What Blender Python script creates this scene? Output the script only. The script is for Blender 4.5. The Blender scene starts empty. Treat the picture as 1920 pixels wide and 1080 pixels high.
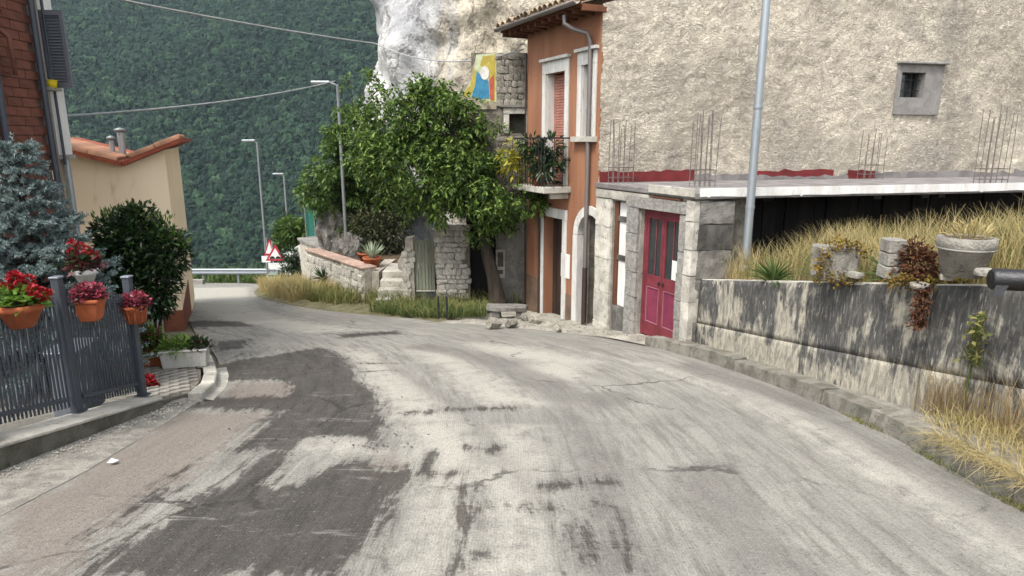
import bpy, bmesh, math, random
import numpy as np
from mathutils import Vector, Matrix, Euler, noise as mnoise
random.seed(11); RNG = np.random.default_rng(7)
R = math.radians
scene = bpy.context.scene
COL = scene.collection
HAZE = 0.00011

# ------------------------------------------------------------------ camera
EYE = 1.70; FOC = 1230.0; PIT = math.atan(278.0 / FOC)
cam_d = bpy.data.cameras.new('camera'); cam = bpy.data.objects.new('camera', cam_d); COL.objects.link(cam)
cam_d.sensor_width = 36.0; cam_d.lens = FOC / 1920 * 36.0
cam_d.clip_start = 0.05; cam_d.clip_end = 5000
cam.location = (0, 0, EYE); cam.rotation_euler = (R(90) - PIT, 0, 0)
scene.camera = cam
# ------------------------------------------------------------------ sky, sun, exposure
SUN_EL, SUN_AZ = 58, 215          # degrees; azimuth clockwise from +Y (behind the camera, to the left)
world = bpy.data.worlds.new('World'); scene.world = world; world.use_nodes = True
wn = world.node_tree; wn.nodes.clear()
sky = wn.nodes.new('ShaderNodeTexSky'); sky.sky_type = 'NISHITA'; sky.sun_disc = False
sky.sun_elevation = R(SUN_EL); sky.sun_rotation = R(SUN_AZ); sky.air_density = 1.0; sky.dust_density = 3.0
hs = wn.nodes.new('ShaderNodeHueSaturation'); hs.inputs['Saturation'].default_value = 0.30
bg = wn.nodes.new('ShaderNodeBackground'); bg.inputs['Strength'].default_value = 0.15
wo = wn.nodes.new('ShaderNodeOutputWorld')
wn.links.new(sky.outputs[0], hs.inputs['Color']); wn.links.new(hs.outputs[0], bg.inputs['Color']); wn.links.new(bg.outputs[0], wo.inputs[0])
sl = bpy.data.lights.new('sun', 'SUN'); sl.energy = 1.5; sl.angle = R(16); sl.color = (1.0, 0.96, 0.90)
so = bpy.data.objects.new('sun', sl); COL.objects.link(so)
sd = Vector((math.sin(R(SUN_AZ)) * math.cos(R(SUN_EL)), math.cos(R(SUN_AZ)) * math.cos(R(SUN_EL)), math.sin(R(SUN_EL))))
so.rotation_euler = sd.to_track_quat('Z', 'Y').to_euler(); so.location = (-5, -8, 12)
vs = scene.view_settings; vs.view_transform = 'Standard'; vs.look = 'None'; vs.gamma = 1.0; vs.exposure = 1.45
vs.use_curve_mapping = False
scene.render.engine = 'CYCLES'
scene.cycles.max_bounces = 6; scene.cycles.diffuse_bounces = 3; scene.cycles.glossy_bounces = 2
scene.cycles.transmission_bounces = 4; scene.cycles.volume_bounces = 1; scene.cycles.transparent_max_bounces = 8
scene.cycles.use_denoising = True

# ------------------------------------------------------------------ survey: photograph pixel -> point on a known surface
CP, SP = math.cos(PIT), math.sin(PIT)
def ray(x, y):
    u = (x - 960) / FOC; v = (540 - y) / FOC
    return Vector((u, CP + v * SP, -SP + v * CP))
def rz(Y):
    z = -.15 * Y
    if Y > 16: z -= .04 * ((Y - 16) ** 2 / 12 if Y < 22 else 3 + (Y - 22))
    return z
def rz_np(Y):
    e = np.where(Y < 16, 0, np.where(Y < 22, (Y - 16) ** 2 / 12, 3 + (Y - 22)))
    return -.15 * Y - .04 * e
def G(x, y, dz=0):
    d = ray(x, y); lo, hi = .3, 60
    for _ in range(50):
        m = (lo + hi) / 2
        if EYE + d.z / d.y * m - (rz(m) + dz) > 0: lo = m
        else: hi = m
    return Vector((d.x / d.y * lo, lo, rz(lo) + dz))
def atY(x, y, Y):
    d = ray(x, y) / ray(x, y).y
    return Vector((d.x * Y, Y, EYE + d.z * Y))
class Frame:
    """vertical working plane: local x along the wall, y into the wall, z up"""
    def __init__(s, o, ang):
        s.o = Vector((o[0], o[1], 0)); s.a = ang
        s.x = Vector((math.cos(ang), math.sin(ang), 0)); s.y = Vector((-math.sin(ang), math.cos(ang), 0))
    def p(s, px, py, off=0):
        d = ray(px, py); o = s.o + s.y * off; c = Vector((0, 0, EYE))
        t = (o - c).dot(s.y) / d.dot(s.y); q = c + d * t
        return ((q - s.o).dot(s.x), q.z)
    def w(s, lx, ly, z): return s.o + s.x * lx + s.y * ly + Vector((0, 0, z))

# ------------------------------------------------------------------ helpers
def lin(h):
    f = lambda c: c / 12.92 if c <= .04045 else ((c + .055) / 1.055) ** 2.4
    return tuple(f(int(h[i:i + 2], 16) / 255) for i in (0, 2, 4)) + (1,)
def tag(o, label=None, cat=None, group=None, kind=None):
    if label: o['label'] = label
    if cat: o['category'] = cat
    if group: o['group'] = group
    if kind: o['kind'] = kind
    return o
def T(name, label, cat, loc=(0, 0, 0), rz_=0, group=None):
    o = bpy.data.objects.new(name, None); COL.objects.link(o); o.location = loc; o.rotation_euler = (0, 0, rz_)
    o.empty_display_size = .2
    return tag(o, label, cat, group)
def link(name, me, mat=None, parent=None, loc=None, rot=None, scale=None):
    o = bpy.data.objects.new(name, me); COL.objects.link(o)
    if mat is not None and len(me.materials) == 0: me.materials.append(mat)
    if parent is not None: o.parent = parent
    if loc is not None: o.location = loc
    if rot is not None: o.rotation_euler = rot
    if scale is not None: o.scale = scale
    return o
def copy_tree(o, parent=None):
    c = o.copy(); COL.objects.link(c); c.parent = parent
    for ch in list(o.children): copy_tree(ch, c)
    return c
def np_mesh(name, V, F, smooth=False):
    V = np.asarray(V, dtype=np.float32); F = np.asarray(F, dtype=np.int32)
    me = bpy.data.meshes.new(name); n, k = F.shape
    me.vertices.add(len(V)); me.vertices.foreach_set('co', V.ravel())
    me.loops.add(n * k); me.loops.foreach_set('vertex_index', F.ravel())
    me.polygons.add(n); me.polygons.foreach_set('loop_start', np.arange(n, dtype=np.int32) * k)
    me.polygons.foreach_set('loop_total', np.full(n, k, dtype=np.int32))
    if smooth: me.polygons.foreach_set('use_smooth', np.ones(n, dtype=bool))
    me.update(calc_edges=True); me.validate()
    return me
class MB:
    def __init__(s): s.v = []; s.f = []; s.sm = []
    def add(s, vs, fs, smooth=False):
        b = len(s.v); s.v += [tuple(q) for q in vs]
        for f in fs: s.f.append([b + i for i in f]); s.sm.append(smooth)
        return s
    def box(s, x0, x1, y0, y1, z0, z1):
        return s.add([(x0, y0, z0), (x1, y0, z0), (x1, y1, z0), (x0, y1, z0), (x0, y0, z1), (x1, y0, z1), (x1, y1, z1), (x0, y1, z1)],
                     [(3, 2, 1, 0), (4, 5, 6, 7), (0, 1, 5, 4), (1, 2, 6, 5), (2, 3, 7, 6), (3, 0, 4, 7)])
    def hexa(s, b, t):      # bottom quad, top quad (counter-clockwise from above)
        return s.add(list(b) + list(t), [(3, 2, 1, 0), (4, 5, 6, 7), (0, 1, 5, 4), (1, 2, 6, 5), (2, 3, 7, 6), (3, 0, 4, 7)])
    def tube(s, pts, r, n=8, cap=True):
        pts = [Vector(p) for p in pts]; rr = r if isinstance(r, (list, tuple)) else [r] * len(pts)
        rings = []; up = None
        for i, p in enumerate(pts):
            d = (pts[min(i + 1, len(pts) - 1)] - pts[max(i - 1, 0)]).normalized()
            if up is None: up = d.orthogonal().normalized()
            sx = (up - d * up.dot(d)); sx = sx.normalized() if sx.length > 1e-6 else d.orthogonal().normalized()
            up = sx; sy = d.cross(sx)
            rings.append([p + (sx * math.cos(2 * math.pi * k / n) + sy * math.sin(2 * math.pi * k / n)) * rr[i] for k in range(n)])
        vs = [q for rg in rings for q in rg]; fs = []
        for i in range(len(rings) - 1):
            for k in range(n):
                a, b = i * n + k, i * n + (k + 1) % n
                fs.append((a, b, b + n, a + n))
        s.add(vs, fs, True)
        if cap:
            s.add(rings[0], [tuple(range(n))[::-1]]); s.add(rings[-1], [tuple(range(n))])
        return s
    def lathe(s, prof, n=16, c=(0, 0, 0)):
        vs = []; fs = []
        for (r, z) in prof:
            for k in range(n): a = 2 * math.pi * k / n; vs.append((c[0] + r * math.cos(a), c[1] + r * math.sin(a), c[2] + z))
        for i in range(len(prof) - 1):
            for k in range(n):
                a, b = i * n + k, i * n + (k + 1) % n; fs.append((a, b, b + n, a + n))
        return s.add(vs, fs, True)
    def prism(s, poly, y0, y1):     # polygon in local x,z pushed along y
        n = len(poly); vs = [(p[0], y0, p[1]) for p in poly] + [(p[0], y1, p[1]) for p in poly]
        fs = [tuple(range(n)), tuple(range(2 * n - 1, n - 1, -1))] + [(i + n, (i + 1) % n + n, (i + 1) % n, i) for i in range(n)]
        return s.add(vs, fs)
    def plan(s, poly, z0, z1):      # polygon in x,y; z0/z1 numbers or functions
        n = len(poly); f = lambda z, p: z(p[0], p[1]) if callable(z) else z
        vs = [(p[0], p[1], f(z0, p)) for p in poly] + [(p[0], p[1], f(z1, p)) for p in poly]
        fs = [tuple(range(n))[::-1], tuple(range(n, 2 * n))] + [(i, (i + 1) % n, (i + 1) % n + n, i + n) for i in range(n)]
        return s.add(vs, fs)
    def mesh(s, name):
        me = bpy.data.meshes.new(name); me.from_pydata(s.v, [], s.f)
        me.polygons.foreach_set('use_smooth', s.sm); me.update()
        bm = bmesh.new(); bm.from_mesh(me); bmesh.ops.recalc_face_normals(bm, faces=bm.faces); bm.to_mesh(me); bm.free()
        return me
    def build(s, name, mat, parent=None, bevel=0, seg=1, **k):
        o = link(name, s.mesh(name), mat, parent, **k)
        if bevel:
            m = o.modifiers.new('bevel', 'BEVEL'); m.width = bevel; m.segments = seg; m.limit_method = 'ANGLE'; m.angle_limit = R(40)
        return o
def B(name, mat, parent, x0, x1, y0, y1, z0, z1, bevel=.006):
    return MB().box(min(x0, x1), max(x0, x1), min(y0, y1), max(y0, y1), min(z0, z1), max(z0, z1)).build(name, mat, parent, bevel)
# value noise
_T = RNG.random(65536).astype(np.float32)
def vn(x, y, z=0.0):
    x, y, z = np.broadcast_arrays(np.asarray(x, float), np.asarray(y, float), np.asarray(z, float))
    xi, yi, zi = np.floor(x).astype(np.int64), np.floor(y).astype(np.int64), np.floor(z).astype(np.int64)
    fx, fy, fz = x - xi, y - yi, z - zi
    fx, fy, fz = fx * fx * (3 - 2 * fx), fy * fy * (3 - 2 * fy), fz * fz * (3 - 2 * fz)
    h = lambda a, b, c: _T[(a * 73856093 ^ b * 19349663 ^ c * 83492791) & 65535]
    L = lambda a, b, t: a + (b - a) * t
    return L(L(L(h(xi, yi, zi), h(xi + 1, yi, zi), fx), L(h(xi, yi + 1, zi), h(xi + 1, yi + 1, zi), fx), fy),
             L(L(h(xi, yi, zi + 1), h(xi + 1, yi, zi + 1), fx), L(h(xi, yi + 1, zi + 1), h(xi + 1, yi + 1, zi + 1), fx), fy), fz)
def fbm(x, y, z=0.0, o=4):
    s = 0; a = .5
    for i in range(o): s = s + a * vn(x * 2 ** i + 17.3 * i, y * 2 ** i + 5.1 * i, np.asarray(z) * 2 ** i + 9.7 * i); a *= .5
    return s / (1 - .5 ** o)
def sstep(a, b, x): t = np.clip((x - a) / (b - a), 0, 1); return t * t * (3 - 2 * t)

# ------------------------------------------------------------------ materials
class NT:
    def __init__(s, name, rough=.85, spec=.3):
        s.m = bpy.data.materials.new(name); s.m.use_nodes = True; s.t = s.m.node_tree; s.t.nodes.clear()
        s.o = s.n('ShaderNodeOutputMaterial'); s.b = s.n('ShaderNodeBsdfPrincipled'); s.l(s.b.outputs[0], s.o.inputs[0])
        s.b.inputs['Roughness'].default_value = rough; s.b.inputs['Specular IOR Level'].default_value = spec
        s._c = None
    def n(s, k): return s.t.nodes.new(k)
    def l(s, a, b): s.t.links.new(a, b)
    def put(s, sock, v):
        if hasattr(v, 'is_linked') or isinstance(v, bpy.types.NodeSocket): s.l(v, sock)
        else: sock.default_value = v
    def co(s, kind='Object'):
        if s._c is None: s._c = s.n('ShaderNodeTexCoord')
        return s._c.outputs[kind]
    def map(s, v, sc=(1, 1, 1), rot=(0, 0, 0), loc=(0, 0, 0)):
        m = s.n('ShaderNodeMapping'); s.l(v, m.inputs[0]); m.inputs['Scale'].default_value = sc; m.inputs['Rotation'].default_value = rot; m.inputs['Location'].default_value = loc
        return m.outputs[0]
    def noise(s, scale=5, detail=4, rough=.6, v=None, dist=0, col=False):
        q = s.n('ShaderNodeTexNoise'); q.inputs['Scale'].default_value = scale; q.inputs['Detail'].default_value = detail
        q.inputs['Roughness'].default_value = rough; q.inputs['Distortion'].default_value = dist
        s.l(v if v is not None else s.co(), q.inputs['Vector']); return q.outputs['Color' if col else 'Fac']
    def voro(s, scale=5, v=None, feat='F1', out='Distance'):
        q = s.n('ShaderNodeTexVoronoi'); q.feature = feat; q.inputs['Scale'].default_value = scale
        s.l(v if v is not None else s.co(), q.inputs['Vector']); return q.outputs[out]
    def mix(s, f, a, b, mode='MIX'):
        q = s.n('ShaderNodeMix'); q.data_type = 'RGBA'; q.blend_type = mode
        s.put(q.inputs['Factor'], f); s.put(q.inputs['A'], a) if 0 else s.put(q.inputs[6], a); s.put(q.inputs[7], b); return q.outputs[2]
    def step(s, v, a, b):
        q = s.n('ShaderNodeMapRange'); q.interpolation_type = 'SMOOTHSTEP'; s.put(q.inputs[0], v); s.put(q.inputs[1], a); s.put(q.inputs[2], b); return q.outputs[0]
    def math(s, op, a, b=0.0):
        q = s.n('ShaderNodeMath'); q.operation = op; s.put(q.inputs[0], a); s.put(q.inputs[1], b); return q.outputs[0]
    def sep(s, v):
        q = s.n('ShaderNodeSeparateXYZ'); s.l(v, q.inputs[0]); return q.outputs
    def bump(s, h, strength=.5, dist=.02, nrm=None):
        q = s.n('ShaderNodeBump'); q.inputs['Strength'].default_value = strength; q.inputs['Distance'].default_value = dist
        s.put(q.inputs['Height'], h)
        if nrm is not None: s.l(nrm, q.inputs['Normal'])
        return q.outputs[0]
    def rnd(s, what='obj'):
        if what == 'obj': return s.n('ShaderNodeObjectInfo').outputs['Random']
        return s.n('ShaderNodeNewGeometry').outputs['Random Per Island']
    def done(s, col=None, nrm=None, rough=None):
        if col is not None: s.put(s.b.inputs['Base Color'], col)
        if nrm is not None: s.l(nrm, s.b.inputs['Normal'])
        if rough is not None: s.put(s.b.inputs['Roughness'], rough)
        return s.m
def surf(name, c1, c2, scale=3, c3=None, fine=40, rough=.88, bump=.4, bd=.01, var=0, streak=False, spec=.25, lo=.35, hi=.65):
    """weathered matte surface: two tones in patches, fine grain, optional dirt tone, optional per-piece shade"""
    s = NT(name, rough, spec); v = s.co()
    w = s.map(v, (1, 1, .18)) if streak else v
    a = s.noise(scale, 5, .6, w, .4); g = s.noise(fine, 3, .6, v)
    c = s.mix(s.step(a, lo, hi), lin(c1), lin(c2))
    if c3: c = s.mix(s.math('MULTIPLY', s.step(s.noise(scale * 2.7, 5, .65, w, .8), .56, .72), .85), c, lin(c3))
    c = s.mix(s.math('MULTIPLY', s.step(g, .3, .75), .35), c, s.mix(1.0, c, (.55, .55, .55, 1), 'MULTIPLY'))
    if var:
        r = s.rnd(); k = s.math('ADD', s.math('MULTIPLY', r, var), 1 - var * .5)
        kk = s.n('ShaderNodeCombineColor'); [s.l(k, kk.inputs[i]) for i in range(3)]
        c = s.mix(1.0, c, kk.outputs[0], 'MULTIPLY')
    return s.done(c, s.bump(s.math('ADD', s.math('MULTIPLY', a, .6), g), bump, bd))
def leafmat(name, cols, trans=.35, rough=.55):
    s = NT(name, rough, .3); r = s.rnd('isl')
    q = s.n('ShaderNodeValToRGB'); s.l(r, q.inputs[0]); e = q.color_ramp.elements
    while len(e) < len(cols): e.new(.5)
    for i, c in enumerate(cols): e[i].position = i / (len(cols) - 1); e[i].color = lin(c)
    nz = s.noise(1.7, 3, .5)
    c = s.mix(s.math('MULTIPLY', s.step(nz, .35, .7), .45), q.outputs[0], s.mix(1.0, q.outputs[0], (.55, .6, .5, 1), 'MULTIPLY'))
    s.done(c)
    tr = s.n('ShaderNodeBsdfTranslucent'); s.l(c, tr.inputs[0]); mx = s.n('ShaderNodeMixShader'); mx.inputs[0].default_value = trans
    s.l(s.b.outputs[0], mx.inputs[1]); s.l(tr.outputs[0], mx.inputs[2]); s.l(mx.outputs[0], s.o.inputs[0]); return s.m
def metal(name, c, rough=.45, metallic=.8, dirt='6a655c'):
    s = NT(name, rough, .5); s.b.inputs['Metallic'].default_value = metallic
    n = s.noise(9, 5, .65, s.map(s.co(), (1, 1, .3)))
    return s.done(s.mix(s.math('MULTIPLY', s.step(n, .5, .75), .5), lin(c), lin(dirt)), s.bump(s.noise(60, 3), .1, .003))
# palette
m_conc = surf('weathered_concrete', '8d8a83', '6f6c66', 2.5, '4a4844', 55, var=.15)
m_concl = surf('pale_concrete', 'b2aea3', '928e84', 3, '6a675f', 55, var=.15)
m_conc_dark = surf('dark_concrete', '5c5a55', '3d3b38', 3, '2a2927', 50)
m_kerb = surf('kerb_stone', '858177', '656258', 5, '3f3f34', 60, bump=.8, bd=.02, var=.25)
m_gutter = surf('gutter_concrete', '928e84', '75716a', 7, '4f4d48', 60, bump=.9, bd=.015)
m_stonew = surf('pale_limestone_block', 'c2bdb1', '9f9b91', 4, '5f5c55', 45, bump=.8, bd=.02, var=.3)
m_stone = surf('rubble_stone', 'aaa497', '7d786d', 5, '4c4943', 40, bump=.9, bd=.02, var=.55)
m_stonegrey = surf('grey_stone', '7c7973', '5b5853', 4, '38362f', 40, bump=.9, bd=.02, var=.4)
m_mortar = surf('mortar', '7b766b', '5c574e', 6, '3d3a34', 50, bump=.8, bd=.02)
m_mortar_l = surf('pale_mortar', 'a8a194', '8a8478', 6, '5d584f', 50, bump=.8, bd=.02)
m_granite = surf('granite', '94918b', '77746e', 14, '4e4c47', 90, bump=.5, var=.1)
m_orange = surf('orange_render', '94694f', '835a43', 1.6, '6c5140', 80, bump=.3, streak=True)
m_plinth = surf('dark_plinth_render', '6f5a49', '5a4a3e', 3, '403a33', 60, bump=.6)
m_cream = surf('cream_render', 'ecd9ba', 'e2ccab', 1.2, 'cbb696', 90, bump=.15, streak=True, lo=.3, hi=.8)
m_brownbase = surf('brown_skirting', '7a4a36', '683e2e', 4, None, 60)
m_white = surf('white_paint', 'd8d7d3', 'c6c4be', 4, 'a19e95', 70, bump=.25, streak=True)
m_whitestone = surf('white_painted_stone', 'c9c8c3', 'b4b2ab', 6, '8b8982', 60, bump=.5, streak=True)
m_tile = surf('terracotta_roof_tile', '9a7057', '7d5c48', 6, '5b5146', 40, var=.5, bump=.7)
m_tileold = surf('old_roof_tile', 'a5947c', '85745f', 7, '4f473b', 40, var=.6, bump=.8)
m_terra = surf('terracotta_pot', 'a85c39', '8e4b2e', 6, '7a5a45', 60, var=.2, rough=.75)
m_redpaint = surf('red_waterproof_paint', '6e2626', '5a2020', 3, '4b3a38', 50, rough=.6)
m_reddoor = surf('magenta_red_door_paint', '7a3348', '6c2b3f', 3, '5a2836', 80, rough=.5, bump=.15)
m_doorframe = surf('red_frame_paint', '77343c', '672c33', 4, '4e2a2b', 60, rough=.5, bump=.2)
m_darkwood = surf('dark_wood', '3a2a22', '2a1f1a', 6, '1c1613', 60, streak=True, var=.3)
m_brownwood = surf('brown_wood', '6b4631', '563625', 5, '3c281d', 60, streak=True, var=.3)
m_board = surf('shade_dark_board', '1c1918', '131111', 5, '2b2623', 50, streak=True, var=.5)  # dark wood, colour deepened to near-black for the void's shade under the slab
m_plank = surf('grey_green_plank', '7f8272', '6a6c5e', 4, '55564b', 60, streak=True, var=.25)
m_metaldark = metal('dark_grey_fence_paint', '3c4148', .5, .2, '2c2d30')
m_metalgrey = metal('grey_enamel', '6a6f76', .45, .3, '54565a')
m_galv = metal('galvanised_steel', '9aa0a4', .45, .7, '74777a')
m_galvd = metal('dull_steel_pole', '7c8080', .55, .5, '55564f')
m_rust = surf('rusted_rebar', '736b67', '5d5754', 12, '6e4f40', 60, rough=.8)
m_pipe = metal('grey_downpipe', '6d6663', .5, .4, '4b4643')
m_pipedark = metal('brown_pipe', '3a2c28', .55, .3, '2a2220')
m_shutter = metal('grey_shutter_paint', '5d6167', .5, .1, '4b4e52')
m_rubber = surf('black_plastic', '141416', '0f0f11', 8, '1f1f20', 60, rough=.45, spec=.5)
m_soil = surf('soil', '5a4c3a', '463b2d', 5, '6c5b42', 40, bump=1.0, bd=.03)
m_moss = leafmat('ochre_moss', ['6e5626', '85702c', '573c20', '67632c'], .2, .9)
m_cable = surf('pale_cable', '9a9c9a', '87898a', 8, None, 40)
m_roller = surf('pink_roller_slat', 'a77565', '96665a', 8, None, 60, rough=.6, var=.15)
m_iron = metal('black_iron', '2a2a2b', .6, .4, '3a322c')
m_reddish = surf('red_plastic', 'b3161b', 'a01317', 5, None, 60, rough=.4)
m_yellow = surf('yellow_plastic', 'c9b21c', 'b59c14', 5, None, 60, rough=.5)
def glassmat():
    s = NT('window_glass', .08, .5); s.b.inputs['Base Color'].default_value = (.025, .03, .032, 1); s.b.inputs['Coat Weight'].default_value = .5
    return s.m
m_glass = glassmat()
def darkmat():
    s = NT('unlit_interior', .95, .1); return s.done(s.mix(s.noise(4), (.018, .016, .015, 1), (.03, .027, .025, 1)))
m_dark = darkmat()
def redfade():
    s = NT('grey_screed', .9, .2)
    return s.done(s.mix(s.step(s.noise(3, 4), .4, .6), lin('7b7775'), lin('686462')), s.bump(s.noise(50), .4, .01))
m_screed = redfade()

# --- road surface: milled asphalt; the patches of tack coat, mud and dust are stored on the mesh
def roadmat():
    s = NT('milled_asphalt', .9, .25)
    at = s.n('ShaderNodeAttribute'); at.attribute_name = 'wear'
    sp = s.n('ShaderNodeSeparateColor'); s.l(at.outputs['Color'], sp.inputs[0])
    dark, brown, pale = sp.outputs[0], sp.outputs[1], sp.outputs[2]; grey = at.outputs['Alpha']
    uvn = s.n('ShaderNodeUVMap'); uvn.uv_map = 'lane'; uv = s.sep(uvn.outputs[0])
    o = s.co()
    stretch = s.map(uvn.outputs[0], (9, 1.1, 1))
    lane = s.noise(1.0, 6, .7, stretch, .3); lane2 = s.noise(1.0, 5, .7, s.map(uvn.outputs[0], (26, .7, 1)), .2); blot = s.noise(.9, 6, .65, o, .5); blot2 = s.noise(4.5, 6, .7, o, .4)
    grit = s.noise(130, 3, .75, o); grit2 = s.voro(75, o)
    wob = s.noise(2.2, 3, .5, uvn.outputs[0])
    gr = s.math('SINE', s.math('ADD', s.math('MULTIPLY', uv[0], 2 * math.pi / .019), s.math('MULTIPLY', wob, 16)))
    gr = s.math('ADD', s.math('MULTIPLY', gr, .5), .5)
    c = s.mix(s.step(blot, .35, .68), lin('a3a097'), lin('b4b1a6'))
    c = s.mix(s.math('MULTIPLY', s.step(lane, .42, .68), .75), c, lin('7f7b74'))
    c = s.mix(s.math('MULTIPLY', s.step(lane2, .5, .68), .4), c, lin('7c7871'))
    c = s.mix(s.math('MULTIPLY', s.step(s.math('ADD', pale, s.math('MULTIPLY', s.math('SUBTRACT', blot2, .5), .9)), .35, .8), .8), c, lin('cfcbbd'))
    c = s.mix(s.math('MULTIPLY', s.step(s.math('ADD', grey, s.math('MULTIPLY', s.math('SUBTRACT', blot2, .5), .7)), .36, .72), .6), c, lin('827e78'))
    c = s.mix(s.math('MULTIPLY', s.step(s.math('ADD', brown, s.math('MULTIPLY', s.math('SUBTRACT', blot2, .5), .8)), .4, .62), .75), c, lin('93877d'))
    jag = s.math('MULTIPLY', s.math('SUBTRACT', s.noise(1.0, 7, .75, s.map(uvn.outputs[0], (9, 1.5, 1)), .6), .5), 1.3)
    jag = s.math('ADD', jag, s.math('MULTIPLY', s.math('SUBTRACT', blot2, .5), .55))
    jag = s.math('ADD', jag, s.math('MULTIPLY', s.math('SUBTRACT', s.noise(22, 4, .7, s.map(o, (.7, 1.6, 1))), .5), .30))
    dsum = s.math('ADD', dark, jag)
    dk = s.math('ADD', s.math('MULTIPLY', s.step(dsum, .28, .66), .5), s.math('MULTIPLY', s.step(dsum, .46, .60), .5))
    scr = s.noise(1.0, 6, .72, s.map(o, (2.0, 8, 1), (0, 0, R(12))), .7); dk = s.math('MULTIPLY', dk, s.math('SUBTRACT', 1.0, s.math('MULTIPLY', s.step(scr, .57, .70), .7)))
    tone = s.mix(s.step(blot2, .3, .7), lin('3b352f'), lin('4c4640')); tone = s.mix(s.math('MULTIPLY', s.step(lane, .4, .65), .5), tone, lin('2b2825'))
    c = s.mix(s.math('MULTIPLY', dk, .84), c, tone)
    crk = s.voro(.55, s.mix(.35, o, s.noise(1.6, 4, .65, o, 0, True)), 'DISTANCE_TO_EDGE')
    c = s.mix(s.math('MULTIPLY', s.math('MULTIPLY', s.step(crk, .012, .003), s.step(blot, .46, .6)), .65), c, lin('37332f'))
    c = s.mix(s.math('MULTIPLY', s.step(grit, .36, .6), .38), s.mix(1.0, c, (.5, .5, .5, 1), 'MULTIPLY'), c)
    c = s.mix(s.math('MULTIPLY', s.step(grit2, .25, .5), .3), c, s.mix(1.0, c, (.62, .62, .62, 1), 'MULTIPLY'))
    c = s.mix(s.math('MULTIPLY', s.math('MULTIPLY', s.math('SUBTRACT', 1.0, gr), s.step(blot, .35, .6)), .13), c, s.mix(1.0, c, (.55, .55, .55, 1), 'MULTIPLY'))
    sp3 = s.noise(46, 4, .8, o); c = s.mix(s.math('MULTIPLY', s.step(sp3, .50, .32), .7), c, s.mix(1.0, c, (.42, .42, .42, 1), 'MULTIPLY')); c = s.mix(s.math('MULTIPLY', s.step(sp3, .6, .75), .35), c, lin('d6d2c4'))
    h = s.math('ADD', s.math('MULTIPLY', grit, .9), s.math('MULTIPLY', gr, .22))
    h = s.math('ADD', h, s.math('MULTIPLY', grit2, .6))
    return s.done(c, s.bump(h, .55, .008), s.math('SUBTRACT', .92, s.math('MULTIPLY', dk, .18)))
m_road = roadmat()

# ------------------------------------------------------------------ ground and far hillside
def terr_z(X, Y):
    near = rz_np(np.minimum(Y, 33)) - .06
    d = np.clip(Y - 33, 0, None)
    left = np.clip(-X - 22, 0, None)
    val = near - .55 * np.minimum(d, 130) - .25 * np.clip(d - 130, 0, 40) - .35 * np.clip(left, 0, 60) * (Y > -1)
    hill = -112 + .57 * np.clip(Y - 190, 0, None) + 34 * (fbm(X / 130 + 3, Y / 150, 0, 4) - .5) * sstep(200, 330, Y) + 10 * (vn(X / 40, Y / 60) - .5) * sstep(200, 330, Y)
    hill = hill - .20 * np.clip(X + 60, 0, 300) * sstep(250, 400, Y)
    return np.maximum(val, np.where(Y > 150, hill, -400))
ys = np.concatenate([np.arange(-40, 60, 1.0), np.arange(60, 200, 5.), np.arange(200, 760, 7.), np.arange(760, 961, 40.)])
xs = np.concatenate([np.arange(-860, -420, 55.), np.arange(-420, -60, 9.), np.arange(-60, 60, 1.5), np.arange(60, 420, 9.), np.arange(420, 861, 55.)])
XX, YY = np.meshgrid(xs, ys); ZZ = terr_z(XX, YY)
nx, ny = len(xs), len(ys); idx = np.arange(nx * ny).reshape(ny, nx)
Fq = np.stack([idx[:-1, :-1], idx[:-1, 1:], idx[1:, 1:], idx[1:, :-1]], -1).reshape(-1, 4)
def groundmat():
    s = NT('earth_and_scrub', .95, .1)
    near = s.mix(s.step(s.noise(.8, 5), .4, .6), lin('6d675a'), lin('57523f'))
    far = s.mix(s.step(s.noise(.03, 6), .35, .65), lin('101a13'), lin('172218'))
    y = s.sep(s.co())[1]
    return s.done(s.mix(s.step(y, 33, 40), near, far), s.bump(s.noise(12, 4), .5, .05))
tag(link('ground', np_mesh('ground', np.stack([XX.ravel(), YY.ravel(), ZZ.ravel()], -1), Fq, True), groundmat()), kind='structure')

# forest on the hillside: countless crowns, one object with instances
def crownmat():
    s = NT('far_foliage', .8, .15); r = s.rnd()
    q = s.n('ShaderNodeValToRGB'); s.l(r, q.inputs[0]); e = q.color_ramp.elements; e.new(.5); e.new(.8)
    for i, (p, c) in enumerate([(0, '15251a'), (.5, '1c2f20'), (.85, '263c28'), (1, '3a4d35')]): e[i].position = p; e[i].color = lin(c)
    c = s.mix(s.step(s.noise(1.3, 3), .35, .65), s.mix(1.0, q.outputs[0], (.35, .42, .4, 1), 'MULTIPLY'), q.outputs[0])
    return s.done(c)
m_crown = crownmat()
protos = bpy.data.collections.new('crown_shapes')
for k in range(5):
    bm = bmesh.new(); bmesh.ops.create_icosphere(bm, subdivisions=3, radius=1)
    for v in bm.verts:
        n = v.co.normalized()
        d = mnoise.noise(n * 1.6 + Vector((k * 7, 0, 0))) * .5 + mnoise.noise(n * 4.2 + Vector((0, k * 5, 0))) * .42
        v.co = n * (1 + d); v.co.z = v.co.z * (1.0 + .12 * k) + .45
    me = bpy.data.meshes.new('crown_shape'); bm.to_mesh(me); bm.free(); me.materials.append(m_crown)
    protos.objects.link(bpy.data.objects.new('crown_shape', me))
pts = []
sp = 3.9
for Y in np.arange(215, 720, sp):
    X = np.arange(-1.02 * Y - 10, 30, sp); pts.append(np.stack([X, np.full_like(X, Y)], -1))
pts = np.concatenate(pts); pts += RNG.uniform(-1.8, 1.8, pts.shape)
keep = fbm(pts[:, 0] / 22, pts[:, 1] / 22, 0, 3) > .12; pts = pts[keep]
P3 = np.column_stack([pts, terr_z(pts[:, 0], pts[:, 1]) + .5])
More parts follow.
